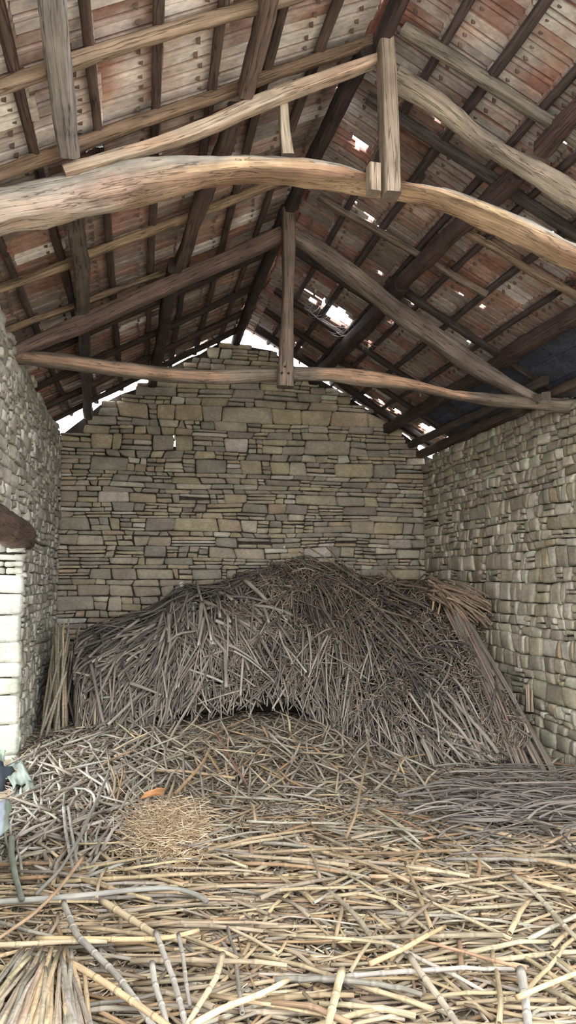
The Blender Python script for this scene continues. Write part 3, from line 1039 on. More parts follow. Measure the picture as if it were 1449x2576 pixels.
# u, t, direction (degrees from straight down the face, + towards the right wall), spread, radius, length, curl, colours, how far it reaches
FIELD = [
    (250, 0.12, 75, 30, .008, .7, .10, (G_GREY, G_DK)), (370, 0.10, 70, 35, .008, .7, .10, (G_GREY, G_DK)),
    (260, 0.40, -55, 22, .014, .5, .04, (G_GREY, G_LT, G_DK)), (370, 0.42, -48, 20, .014, .5, .04, (G_GREY, G_LT)),
    (230, 0.80, -16, 18, .012, .6, .05, (G_GREY, G_GREY, G_TN)), (360, 0.85, -18, 25, .012, .55, .05, (G_GREY, G_LT)),
    (440, 0.30, -12, 14, .015, .75, .03, (G_GREY, G_LT)), (500, 0.45, 8, 14, .017, .75, .03, (G_GREY, G_LT)), (450, 0.75, -12, 25, .010, .6, .08, (G_GREY, G_LT)),
    (590, 0.45, 28, 14, .017, .7, .03, (G_GREY, G_LT)), (640, 0.55, 22, 20, .013, .6, .04, (G_GREY, G_LT)),
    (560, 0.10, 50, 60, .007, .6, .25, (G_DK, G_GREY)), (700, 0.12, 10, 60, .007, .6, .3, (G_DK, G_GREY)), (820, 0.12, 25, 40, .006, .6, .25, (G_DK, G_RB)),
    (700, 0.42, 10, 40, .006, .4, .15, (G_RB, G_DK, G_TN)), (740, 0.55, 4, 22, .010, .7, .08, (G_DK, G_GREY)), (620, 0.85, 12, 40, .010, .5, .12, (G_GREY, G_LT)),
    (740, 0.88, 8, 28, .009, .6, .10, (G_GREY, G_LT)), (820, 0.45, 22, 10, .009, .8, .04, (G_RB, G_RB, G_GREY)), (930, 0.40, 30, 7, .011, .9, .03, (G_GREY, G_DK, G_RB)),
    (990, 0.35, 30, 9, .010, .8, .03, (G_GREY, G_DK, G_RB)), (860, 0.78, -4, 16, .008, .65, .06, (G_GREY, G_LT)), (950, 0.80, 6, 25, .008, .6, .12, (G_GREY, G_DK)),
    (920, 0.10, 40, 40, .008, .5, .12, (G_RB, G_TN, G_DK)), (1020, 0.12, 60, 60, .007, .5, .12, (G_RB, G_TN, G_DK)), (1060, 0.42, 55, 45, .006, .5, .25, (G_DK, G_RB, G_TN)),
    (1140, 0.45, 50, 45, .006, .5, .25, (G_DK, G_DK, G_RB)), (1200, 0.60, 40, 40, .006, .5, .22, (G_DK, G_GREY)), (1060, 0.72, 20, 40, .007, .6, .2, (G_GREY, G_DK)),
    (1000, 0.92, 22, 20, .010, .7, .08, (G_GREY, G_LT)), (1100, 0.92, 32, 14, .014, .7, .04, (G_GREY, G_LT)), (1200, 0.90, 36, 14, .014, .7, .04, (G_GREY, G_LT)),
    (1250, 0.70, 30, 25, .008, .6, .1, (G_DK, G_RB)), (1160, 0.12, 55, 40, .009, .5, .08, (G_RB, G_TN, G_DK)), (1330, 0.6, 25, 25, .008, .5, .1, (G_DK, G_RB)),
]


def field(u, t):
    ws = [math.exp(-(((u - f[0]) / 48) ** 2 + ((t - f[1]) / 0.12) ** 2)) + 1e-7 for f in FIELD]
    return random.choices(FIELD, ws)[0]


def heap_stick(mb, u, t, f, lift, rscale=1.0, lscale=1.0, n=5, m=7, bright=1.0):
    a = math.radians(f[2] + random.gauss(0, f[3] * (1.0 if random.random() < 0.75 else 2.5)))
    L = f[5] * random.uniform(0.55, 1.25) * lscale
    r = f[4] * random.uniform(0.6, 1.35) * rscale
    curl = random.gauss(0, f[6]) * 3.0
    pts = []
    cu, ct = u, t
    step = L / (m - 1)
    lim = random.uniform(0.97, 1.2) if 415 < u < 860 else random.uniform(1.0, 1.3)
    lift0, lift1 = lift + random.uniform(-0.04, 0.03), lift + random.uniform(-0.03, 0.06)
    for i in range(m):
        p = heap(cu, ct)
        k = i / (m - 1)
        p = p + np.array([0, -0.8, 0.6]) * (lift0 + (lift1 - lift0) * k + 0.02 * math.sin(3.1 * k))
        p[0] = min(p[0], XR - 0.03)
        pts.append(p)
        e = 4.0
        du = (heap(cu + e, ct) - heap(cu - e, ct)); lu = max(np.linalg.norm(du) / (2 * e), 1e-4)
        dt = (heap(cu, ct + 0.02) - heap(cu, ct - 0.02)); lt = max(np.linalg.norm(dt) / 0.04, 0.3)
        cu += math.sin(a) * step / lu
        ct += math.cos(a) * step / lt
        cu = min(max(cu, 185), 1300)
        a += curl * step + random.gauss(0, 0.05)
        if ct < -0.2 or ct > lim:
            if i >= 3:
                break
            ct = min(ct, lim)
    pts = np.array(pts)
    if len(pts) > 3:
        pts[1:-1] = 0.5 * pts[1:-1] + 0.25 * (pts[:-2] + pts[2:])
        tt = np.linspace(0, 1, len(pts))[:, None]
        k = 0.75 if f[4] >= .012 else (0.6 if f[6] < .15 else 0.25)
        pts = pts * (1 - k) + (pts[0] * (1 - tt) + pts[-1] * tt + np.array([0, -.03, .02]) * 4 * tt * (1 - tt)) * k
        pts[:, 0] = np.minimum(pts[:, 0], XR - 0.03)
    pick = random.choice(f[7])
    col = vary(pick, 0.24, 0.03) * bright
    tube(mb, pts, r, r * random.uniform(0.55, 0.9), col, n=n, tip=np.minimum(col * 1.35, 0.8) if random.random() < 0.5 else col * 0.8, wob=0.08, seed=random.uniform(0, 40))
    return pick


random.seed(42)
mb = MB()
for i in range(4600):
    u, t = random.uniform(190, 1288), random.uniform(-0.04, 1.0)
    f = field(u, t)
    heap_stick(mb, u, t - 0.1 * random.random(), f, random.uniform(-0.07, 0.06), rscale=0.95, n=5, m=6)
tag(mb.build('brushwood', MAT_STICK), 'countless thin grey prunings packed through the brushwood heap', 'brushwood', kind='stuff')
# small broken bits and bark that lie on the heap
mb = MB()
for i in range(6000):
    u, t = random.uniform(560, 1280), random.betavariate(1.4, 1.6)
    p = heap(u, t) + np.array([0, -0.8, 0.6]) * random.uniform(0.02, 0.09)
    d = np.array([random.gauss(0, 1), random.gauss(0, .5), random.gauss(0, .8)]); d /= np.linalg.norm(d)
    L = random.uniform(0.02, 0.09)
    p[0] = min(p[0], XR - 0.06)
    tube(mb, [p - d * L, p + d * L], 0.004, 0.003, vary(random.choice((G_RB, G_TN, G_TN, G_DK, lin(154, 122, 92))), 0.25), n=4)
tag(mb.build('bark_litter', MAT_STICK), 'reddish scraps of bark and chaff caught over the brushwood heap', 'bark', kind='stuff')

# the 300 sticks that lie on top, one object each
ZONES = [('at the heap\'s lower left, butts out', 165, 410), ('fanned out in the middle left of the heap', 410, 660), ('hanging over the dark hollow in the heap\'s middle', 660, 860),
         ('sloping across the right half of the heap', 860, 1120), ('splayed at the heap\'s right foot near the wall', 1120, 1345)]
random.seed(43)
for i in range(285):
    u = random.uniform(195, 1275)
    t = random.choice((random.uniform(0.02, 0.95), random.uniform(0.2, 0.9)))
    f = field(u, t)
    mb = MB()
    pick = heap_stick(mb, u, t - 0.12, f, random.uniform(0.06, 0.12), rscale=1.3, lscale=1.1, n=7, m=9, bright=1.12)
    z = [z for z in ZONES if z[1] <= u <= z[2]][0]
    thick = 'thick' if f[4] >= .012 else 'thin'
    hue = 'reddish brown' if pick is G_RB else ('tan' if pick is G_TN else 'weathered grey')
    tag(mb.build('brush_stick', MAT_STICK), f'{thick} {hue} stick {z[0]}', 'stick', f'{thick} {hue} sticks {z[0]}')

# single long rods that stand out
def hstick(name, px, Y, r, col, label, cat='stick', n=7, z=None, group=None, mat=None):
    """px: points seen on the rod; Y: their distances"""
    pts = np.array([atY(x, y, d) for (x, y), d in zip(px, Y)])
    q, _ = resample(pts, 0.12)
    mb = MB()
    tube(mb, q, r, r * 0.7, vary(col, 0.05), n=n, tip=np.minimum(np.asarray(col) * 1.4, 0.85), wob=0.06, seed=random.uniform(0, 30))
    return tag(mb.build(name, mat or MAT_STICK), label, cat, group)


hstick('brush_stick', [(868, 1600), (890, 1690), (912, 1780), (925, 1860), (930, 1905)], [8.5, 8.05, 7.5, 7.0, 6.7], .014, G_TN, 'long pale tan rod hanging down the middle of the heap to its lip')
hstick('brush_stick', [(520, 1690), (480, 1770), (430, 1850), (375, 1985)], [8.1, 7.7, 7.3, 6.7], .014, G_LT, 'long pale grey rod slanting from the heap down to the left floor')
hstick('brush_stick', [(372, 1985), (380, 1880), (395, 1760), (402, 1700)], [6.6, 7.2, 7.7, 8.0], .013, G_GREY, 'straight grey rod standing upright before the left of the heap')
hstick('brush_stick', [(590, 1540), (655, 1560), (640, 1700)], [9.0, 8.75, 8.1], .011, G_LT, 'grey twig bent over sharply on the upper heap')
hstick('brush_stick', [(432, 1515), (425, 1560), (410, 1620)], [9.2, 9.0, 8.7], .011, G_LT, 'short pale rod standing off the heap\'s upper left shoulder')
hstick('brush_stick', [(765, 1370), (830, 1410), (905, 1462)], [9.8, 9.6, 9.3], .010, lin(150, 112, 84), 'brown rod sticking up from the crest toward the left, uppermost', group=None)
hstick('brush_stick', [(752, 1388), (820, 1425), (890, 1470)], [9.75, 9.5, 9.25], .009, lin(140, 106, 82), 'brown rod just below the uppermost rod on the crest')
hstick('brush_stick', [(820, 1375), (860, 1415), (900, 1452)], [9.85, 9.6, 9.4], .008, lin(128, 98, 78), 'dark brown rod crossing behind the two crest rods')
hstick('brush_stick', [(967, 1418), (985, 1440), (1005, 1475)], [9.75, 9.7, 9.5], .016, lin(122, 96, 76), 'stubby forked brown stick end standing up before the gable')

# sheaf of long poles down the right flank, each a thing
random.seed(44)
for i in range(26):
    k = i / 25
    x0, y0 = 1120 + 70 * k + random.uniform(-12, 12), 1500 + 70 * k + 30 * random.random()
    x2, y2 = 1300 + 105 * k + random.uniform(-14, 14), 1950 + random.uniform(-25, 35)
    xm = 0.5 * (x0 + x2) + 8 + random.uniform(-6, 6)
    px = [(x0, y0), (xm, 0.5 * (y0 + y2)), (x2, y2)]
    Yd = [8.35 - 0.25 * k, 7.2 - 0.12 * k, 6.45 - 0.08 * k]
    P3 = np.array([atY(x, y, d) for (x, y), d in zip(px, Yd)])
    P3[:, 0] = np.minimum(P3[:, 0], XR - 0.05 - 0.02 * random.random())
    P3[-1, 2] = max(P3[-1, 2], 0.03)
    q, _ = resample(P3, 0.14)
    mb = MB()
    red = i % 3 == 0
    tube(mb, q, random.uniform(.013, .019), .011, vary(lin(142, 114, 92) if red else lin(132, 121, 106), 0.14), n=7, wob=0.06, seed=i * 1.7)
    lab = 'reddish' if red else 'grey'
    tag(mb.build('leaning_pole', MAT_STICK), f'long {lab} pole in the sheaf sloping down along the right wall', 'pole', f'{lab} poles of the sheaf by the right wall')

# brown maize stalks heaped in the back right corner
random.seed(45)
for i in range(42):
    x0, y0 = 1085 + random.uniform(-10, 45), 1445 + random.uniform(0, 60)
    a = math.radians(random.gauss(32, 12))
    Lp = random.uniform(90, 165)
    x1, y1 = min(x0 + Lp * math.cos(a), 1236), y0 + Lp * math.sin(a)
    Y0 = 8.5 - (x0 - 1090) / 300
    d0, d1 = Y0 - 0.3 * random.random(), min(Y0 - 0.35, 8.6 - (x1 - 1090) * 0.0042) - 0.1 * random.random()
    A, B = atY(x0, y0, d0), atY(x1, y1, d1)
    A[0], B[0] = min(A[0], XR - 0.06), min(B[0], XR - 0.06)
    mb = MB()
    cane(mb, A, B, random.uniform(.012, .022), vary(lin(136, 113, 92), 0.22), sag=0.03, n=7, taper=0.8)
    tag(mb.build('maize_stalk', MAT_CANE), 'flat brown stalk in the heap lying in the back right corner', 'stalk', 'brown stalks in the back right corner')
for i, (x0, y0, x1, y1) in enumerate(((1098, 1455, 1088, 1535), (1108, 1462, 1102, 1545))):
    mb = MB()
    cane(mb, atY(x0, y0, 8.45), atY(x1, y1, 8.3), .014, lin(176, 142, 104), n=7)
    tag(mb.build('maize_stalk', MAT_CANE), ['upright tan stalk at the left edge of the brown corner heap', 'second upright tan stalk just right of the first in the corner heap'][i], 'stalk')

# sheaf of canes standing against the left wall behind the jamb
random.seed(46)
for i in range(62):
    d = random.uniform(7.7, 9.0)
    xb = XL + 0.09 + 0.30 * random.random() * (1 if d > 8 else 0.7)
    xt = XL + 0.07 + 0.26 * random.random()
    A = np.array([xb, d, floor_z(xb, d) + 0.02])
    B = np.array([xt + 0.04, d + random.uniform(0.1, 0.45), random.uniform(0.85, 1.32)])
    mb = MB()
    cane(mb, A, B, random.uniform(.011, .018), vary(random.choice((lin(150, 140, 118), lin(134, 130, 112), lin(166, 148, 118))), 0.12), bend=0.03, n=7, taper=0.7)
    tag(mb.build('leaning_cane', MAT_CANE), 'grey-green cane in the sheaf standing against the left wall', 'cane', 'canes standing against the left wall')

# ------------------------------------------------------------------ litter on the floor
PALE = [lin(190, 166, 126), lin(180, 158, 120), lin(174, 156, 124), lin(166, 150, 124), lin(192, 172, 136), lin(170, 138, 98), lin(156, 142, 120)]
PALE = [c * 0.87 for c in PALE]
GREYS = [lin(158, 149, 133), lin(144, 135, 120), lin(168, 159, 142), lin(132, 123, 110)]
BROWN = [lin(154, 124, 92), lin(142, 112, 86)]


def xl(Y):
    return max(XL + 0.05, -0.17 * Y - 0.1)


def xr(Y):
    return min(XR - 0.08, 0.62 * Y + 0.15)


def floor_pt(Y0, Y1, wide=0.0):
    while True:
        Y = random.uniform(Y0, Y1)
        X = random.uniform(max(XL + 0.05, xl(Y) - wide), min(XR - 0.08, xr(Y) + wide * 1.6))
        if random.random() < (xr(Y) - xl(Y)) / 5.0 + 0.2:
            return X, Y


random.seed(51)
mb = MB()
for i in range(20000):                                    # chaff and short bits
    X, Y = floor_pt(2.4, 8.9, 0.5)
    if Y > 8.2 and random.random() < 0.5:
        continue
    z = floor_z(X, Y) + random.uniform(0.0, 0.035)
    a = random.uniform(0, math.pi)
    L = random.uniform(0.02, 0.10)
    d = np.array([math.cos(a), math.sin(a), random.gauss(0, .18)])
    near = sstep(6.6, 4.0, Y)
    pal = PALE if random.random() < 0.45 + 0.4 * near else (GREYS if random.random() < 0.75 else BROWN)
    p = np.array([X, Y, z])
    tube(mb, [p - d * L, p + d * L], random.uniform(.002, .006), .003, vary(random.choice(pal), 0.22) * 1.15, n=4, seed=i * 0.1)
tag(mb.build('chaff_litter', MAT_STICK), 'short broken bits of stalk and chaff strewn over the whole floor', 'chaff', kind='stuff')


def lie(Y0, Y1, ang, L, z, X=None, Y=None):
    if X is None:
        X, Y = floor_pt(Y0, Y1)
    d = np.array([math.cos(ang), math.sin(ang)])
    e0, e1 = np.array([X, Y]) - d * L / 2, np.array([X, Y]) + d * L / 2
    for e in (e0, e1):
        e[0] = min(max(e[0], XL + 0.06 if e[1] > YJ - 0.1 else XL - 0.2), XR - 0.07)
    return (np.array([e0[0], e0[1], floor_z(*e0) + z + random.uniform(-.012, .02)]), np.array([e1[0], e1[1], floor_z(*e1) + z + random.uniform(-.012, .02)]))


def cross_angle(X, Y):
    """mostly crosswise close to the camera, any way farther in"""
    if Y < 5.0 and random.random() < (0.64 if X < 1.0 else 0.42):
        return random.gauss(-0.1, 0.2 if random.random() < 0.6 else 0.5)
    if random.random() < 0.35:
        return random.gauss(math.radians(115), 0.35)
    return random.uniform(0, math.pi)


random.seed(52)
mb = MB()
for i in range(5800):
    X, Y = floor_pt(2.2, 8.0, 0.6)
    near = sstep(6.4, 4.2, Y)
    L = random.uniform(0.12, 0.62) * (0.7 + 0.4 * near)
    A, B = lie(0, 0, cross_angle(X, Y), L, random.uniform(0.005, 0.05), X, Y)
    pal = PALE if random.random() < 0.25 + 0.6 * near else (GREYS if random.random() < 0.88 else BROWN)
    r = random.uniform(.005, .0115) * (0.8 + 0.3 * near)
    M_ = 0.5 * (A + B) + np.array([random.gauss(0, .02), random.gauss(0, .02), random.uniform(0, .012)])
    tube(mb, [A, 0.5 * (A + M_), M_, 0.5 * (M_ + B), B], r, r * 0.75, vary(random.choice(pal), 0.14), n=6, tip=lin(120, 100, 76), wob=0.1, seed=i * 0.37, flat=0.85)
for i in range(420):                                      # paler grey stalks pointing at the heap on the left
    X, Y = random.uniform(-0.95, 0.15), random.uniform(4.7, 7.7)
    A, B = lie(0, 0, math.radians(random.gauss(84, 28)), random.uniform(0.2, 0.6), random.uniform(0.03, 0.09), X, Y)
    r = random.uniform(.008, .014)
    M_ = 0.5 * (A + B) + np.array([random.gauss(0, .02), random.gauss(0, .02), random.uniform(0, .012)])
    tube(mb, [A, 0.5 * (A + M_), M_, 0.5 * (M_ + B), B], r, r * 0.75, vary(random.choice(GREYS + [lin(182, 175, 160), lin(170, 166, 154)]), 0.14), n=6, tip=lin(120, 106, 88), wob=0.1, seed=i * 0.31, flat=0.85)
for i in range(260):                                      # stalks fallen every way before the heap
    X, Y = random.uniform(-0.2, 2.5), random.uniform(6.0, 7.8)
    A, B = lie(0, 0, math.radians(random.choice((random.gauss(95, 35), random.uniform(0, 180)))), random.uniform(0.25, 0.7), random.uniform(0.03, 0.09), X, Y)
    B[2] += random.uniform(0, 0.14) if B[1] > A[1] else 0
    r = random.uniform(.007, .013)
    M_ = 0.5 * (A + B) + np.array([random.gauss(0, .02), 0, random.uniform(0, .012)])
    tube(mb, [A, 0.5 * (A + M_), M_, 0.5 * (M_ + B), B], r, r * 0.75, vary(random.choice(GREYS + PALE[3:]), 0.18), n=6, tip=lin(120, 106, 88), wob=0.1, seed=i * 0.31, flat=0.85)
tag(mb.build('stalk_litter', MAT_CANE), 'layer of broken pale stalks covering the floor beneath the top canes', 'stalk litter', kind='stuff')


def zone_label(A, B, hue):
    m = 0.5 * (A + B)
    a = math.degrees(math.atan2(B[1] - A[1], B[0] - A[0])) % 180
    way = 'lying crosswise' if a < 25 or a > 155 else ('slanting away to the right' if a < 75 else ('pointing at the heap' if a < 115 else 'slanting away to the left'))
    where = 'in the nearest litter' if m[1] < 3.9 else ('in the middle of the floor' if m[1] < 5.4 else 'close below the heap')
    return f'{hue} cane {way} {where}', f'{hue} canes {way} {where}'


random.seed(53)
# canes on top of the litter, one object each
for i in range(226):
    X, Y = floor_pt(2.75, 5.2) if i < 175 else floor_pt(5.0, 7.2)
    near = sstep(6.4, 4.2, Y)
    L = random.uniform(0.3, 0.85) if i < 175 else random.uniform(0.3, 0.75)
    A, B = lie(0, 0, cross_angle(X, Y), L, random.uniform(0.05, 0.085), X, Y)
    k = random.random()
    if k < 0.2 + 0.55 * near:
        pal, hue = PALE[:5], 'pale straw'
    elif k < 0.9:
        pal, hue = GREYS, 'grey'
    else:
        pal, hue = BROWN, 'brown'
    mb = MB()
    cane(mb, A, B, random.uniform(.0085, .0145) * (0.9 + 0.15 * near), vary(random.choice(pal), 0.13) * 0.93, sag=random.uniform(0, .02), bend=0.05)
    lab, grp = zone_label(A, B, hue)
    tag(mb.build('dry_cane', MAT_CANE), lab, 'cane', grp)

# fan of canes in the near left corner
for i in range(40):
    k = i / 39
    x0 = -30 + 270 * k + random.uniform(-8, 8)
    x1 = 60 + 130 * k + random.uniform(-20, 20)
    A, B = atZ(x0 - 60 + 100 * (k - 0.3), 2640, 0.10), atZ(x1, 2395 + random.uniform(-15, 45), 0.12 + 0.03 * random.random())
    mb = MB()
    cane(mb, A, B, random.uniform(.0095, .0145), vary(random.choice(PALE[:5] + GREYS), 0.12), sag=0.02, bend=0.035)
    tag(mb.build('dry_cane', MAT_CANE), 'pale cane in the sheaf fanned out at the near left corner', 'cane', 'canes of the near left sheaf')


def floor_cane(pts, r, col, label, z=0.1, name='dry_cane', cat='cane', smoothed=True, z1=None):
    """a cane lying through points seen on the floor"""
    P3 = [atZ(x, y, z + ((z1 if z1 is not None else z) - z) * i / max(1, len(pts) - 1)) for i, (x, y) in enumerate(pts)]
    q, _ = resample(np.array(P3), 0.05)
    r *= 0.74
    mb = MB()
    n, m = 8, len(q)
    tube(mb, q, r, r * 0.8, vary(np.asarray(col) * 0.8, 0.04), n=n, tip=np.asarray(col) * 0.5, wob=0.05, seed=random.uniform(0, 30))
    # swollen joints
    col = np.asarray(col) * 0.8
    j = 1
    while name == 'dry_cane' and j < m - 3:
        j += random.choice((2, 3, 3))
        if j > m - 3:
            break
        d = q[j + 1] - q[j]
        d /= np.linalg.norm(d)
        rr = r * (1 - 0.2 * j / m)
        tube(mb, [q[j] - d * 0.009, q[j] - d * .002, q[j] + d * 0.004, q[j] + d * 0.010], rr * 1.14, rr * 1.1, np.asarray(col) * random.uniform(0.86, 1.05), n=n)
    return tag(mb.build(name, MAT_CANE), label, cat)


random.seed(54)
floor_cane([(-60, 2272), (100, 2262), (240, 2250), (330, 2238), (430, 2232), (500, 2250), (520, 2268)], .022, lin(170, 164, 154), 'long smooth grey branch lying across the left floor', z=0.10, name='branch', cat='branch')
floor_cane([(-40, 2378), (90, 2374), (170, 2368), (270, 2368)], .017, lin(222, 200, 160), 'straight pale cane at the left edge above the near sheaf', z=0.11)
floor_cane([(90, 2362), (250, 2362), (340, 2364), (430, 2360), (500, 2340)], .018, lin(216, 186, 138), 'tan cane touching the tops of the near left sheaf', z=0.10)
floor_cane([(210, 2155), (150, 2235), (85, 2300), (-20, 2372)], .014, lin(188, 152, 120), 'slim brown rod slanting over the grey branch at the left', z=0.16, z1=0.13, name='rod', cat='rod')
floor_cane([(275, 1940), (245, 2010), (200, 2110), (150, 2190), (90, 2250)], .016, lin(150, 142, 134), 'long dark grey rod slanting down the left side of the floor', z=0.24, z1=0.12, name='rod', cat='rod')
floor_cane([(160, 2270), (190, 2350), (240, 2400), (300, 2460), (350, 2530), (400, 2600)], .021, lin(190, 182, 170), 'thick pale grey crooked cane running to the bottom beside the sheaf', z=0.13)
floor_cane([(392, 2345), (412, 2400), (432, 2450), (450, 2510), (470, 2590)], .018, lin(188, 182, 170), 'wavy grey cane, left of two running down to the near edge', z=0.13)
floor_cane([(448, 2350), (462, 2410), (466, 2460), (478, 2530)], .013, lin(180, 172, 160), 'thin wavy grey cane, right of two running to the near edge', z=0.13)
floor_cane([(382, 2422), (390, 2480), (408, 2530), (425, 2600)], .018, lin(192, 186, 174), 'short bent grey cane between the wavy canes and the sheaf', z=0.13)
floor_cane([(255, 2265), (310, 2300), (390, 2350)], .024, lin(206, 184, 146), 'thick tan cane ending at the top of the wavy cane', z=0.12)
floor_cane([(175, 2420), (260, 2470), (350, 2530), (450, 2600)], .019, lin(214, 184, 136), 'tan cane slanting to the right over the sheaf', z=0.15)
floor_cane([(560, 2400), (545, 2460), (500, 2530), (470, 2580)], .018, lin(206, 184, 150), 'tan cane leaning left at the near edge', z=0.14)
floor_cane([(480, 2580), (570, 2530), (650, 2505), (725, 2465)], .018, lin(222, 196, 152), 'pale cane rising to the right from the near edge', z=0.14)
floor_cane([(930, 2425), (1010, 2390), (1080, 2350), (1120, 2330)], .016, lin(214, 180, 130), 'tan cane lying alone across the right foreground', z=0.13)
floor_cane([(1030, 2405), (1060, 2450), (1120, 2530), (1160, 2590)], .019, lin(182, 168, 146), 'grey tan cane sloping to the right near edge', z=0.13)
floor_cane([(860, 2440), (845, 2500), (825, 2580)], .024, lin(206, 186, 146), 'broad tan cane pointing at the camera in the middle', z=0.12)
floor_cane([(1000, 2270), (960, 2305), (1010, 2330), (1085, 2270)][2:], .015, lin(158, 140, 118), 'short dark grey cane end on the right floor', z=0.10)
floor_cane([(1290, 2200), (1360, 2260), (1420, 2330), (1470, 2380)], .017, lin(190, 176, 150), 'tan cane running off the right edge of the floor', z=0.12)
floor_cane([(1310, 2440), (1320, 2500), (1330, 2590)], .026, lin(186, 180, 166), 'thick grey cane pointing at the camera at the right', z=0.10)
floor_cane([(1300, 2510), (1380, 2475), (1470, 2440)], .015, lin(222, 190, 140), 'thin tan cane lying across the thick grey cane', z=0.15)
floor_cane([(390, 1938), (460, 1940), (540, 1950), (592, 1957)], .017, lin(206, 178, 134), 'straight pale tan cane lying crosswise before the heap', z=0.16)
floor_cane([(440, 1998), (480, 1955), (510, 1920), (535, 1870)], .018, lin(172, 138, 104), 'brown cane leaning over the crosswise tan cane', z=0.12, z1=0.3)
floor_cane([(535, 1830), (570, 1890), (600, 1940), (622, 1975)], .014, lin(146, 108, 84), 'reddish brown rod slanting right before the heap', z=0.34, z1=0.1, name='rod', cat='rod')
floor_cane([(620, 2066), (700, 2070), (780, 2070), (870, 2072)], .013, lin(190, 180, 160), 'straight grey cane lying crosswise in mid floor', z=0.09)
floor_cane([(715, 1990), (780, 1880), (800, 1820)], .015, lin(168, 158, 140), 'grey rod propped from the floor up to the hollow', z=0.1, z1=0.3, name='rod', cat='rod')
floor_cane([(1105, 2035), (1060, 1960), (1010, 1900), (990, 1840)], .014, lin(156, 148, 132), 'long grey rod lying off the right part of the heap', z=0.1, z1=0.45, name='rod', cat='rod')
floor_cane([(870, 2110), (895, 2050), (905, 1990), (925, 1900)], .014, lin(166, 140, 108), 'curved brown rod standing out below the pale hanging rod', z=0.1, z1=0.35, name='rod', cat='rod')
floor_cane([(30, 2105), (28, 2150), (40, 2210), (55, 2262)], .026, lin(150, 156, 140), 'thick greenish stem lying at the left edge', z=0.12, name='stem', cat='stem')
floor_cane([(160, 2030), (165, 2090), (178, 2160), (185, 2190)], .016, lin(174, 168, 160), 'grey split stalk, left of a pair lying side by side', z=0.12)
floor_cane([(172, 2030), (180, 2090), (192, 2160), (200, 2188)], .014, lin(182, 176, 168), 'grey split stalk, right of a pair lying side by side', z=0.12)

# dark twigs of the loose heap by the right wall
random.seed(55)
st = MB()
for i in range(290):
    x, y = random.uniform(1090, 1480), random.gauss(2030, 42)
    if x < 1180 and y > 2060:
        continue
    c = atZ(x, y, random.uniform(0.02, 0.16))
    if c[0] > XR - 0.15:
        continue
    a = random.gauss(-0.1, 0.3 if random.random() < 0.75 else 0.9)
    L = random.uniform(0.25, 0.75)
    d = np.array([math.cos(a), math.sin(a), random.gauss(0, .05)])
    q = []
    w = random.gauss(0, 0.10)
    for t in np.linspace(-0.5, 0.5, 7):
        p = c + d * L * t + np.array([-math.sin(a), math.cos(a), 0]) * w * (1 - 4 * t * t) + np.array([0, 0, 0.03 * (1 - 4 * t * t)])
        p[0] = min(p[0], XR - 0.06)
        p[2] = max(p[2], 0.02)
        q.append(p)
    col = vary(random.choice((lin(118, 108, 98), lin(134, 124, 110), lin(102, 94, 86))), 0.1)
    if i < 225:
        tube(st, q, random.uniform(.004, .009), .004, col, n=5, seed=i)
    else:
        mb = MB()
        q = [p + np.array([0, 0, .05]) for p in q]
        tube(mb, q, random.uniform(.008, .012), .005, col, n=6, seed=i)
        tag(mb.build('vine_twig', MAT_STICK), 'dark grey twig lying crosswise in the loose heap by the right wall', 'twig', 'twigs of the loose heap by the right wall')
tag(st.build('twig_litter', MAT_STICK), 'fine dark twigs filling the loose heap at the right wall foot', 'twigs', kind='stuff')

# golden straw
random.seed(56)
mb = MB()
for i in range(2300):
    g1, g2 = random.gauss(0, .5), random.gauss(0, .5)
    cx, cy = 415 + 105 * g1, 2085 + 80 * g2
    h = 0.10 * math.exp(-(g1 * g1 + g2 * g2) * 1.2)
    p = atZ(cx, cy, 0.05 + h * random.random())
    a = random.uniform(0, math.pi)
    d = np.array([math.cos(a), math.sin(a), random.gauss(0, .35)])
    L = random.uniform(.04, .13)
    b = np.array([random.gauss(0, .012), random.gauss(0, .012), .015])
    lo = p - d * L
    hi = p + d * L
    lo[2], hi[2] = max(lo[2], 0.02), max(hi[2], 0.02)
    tube(mb, [lo, p + b, hi], .0028, .0018, vary(random.choice((lin(200, 170, 116), lin(186, 148, 94), lin(216, 192, 146), lin(166, 128, 82))), 0.14), n=4)
tag(mb.build('straw', MAT_STICK), 'tuft of golden straw lying on the left middle of the floor', 'straw', kind='stuff')


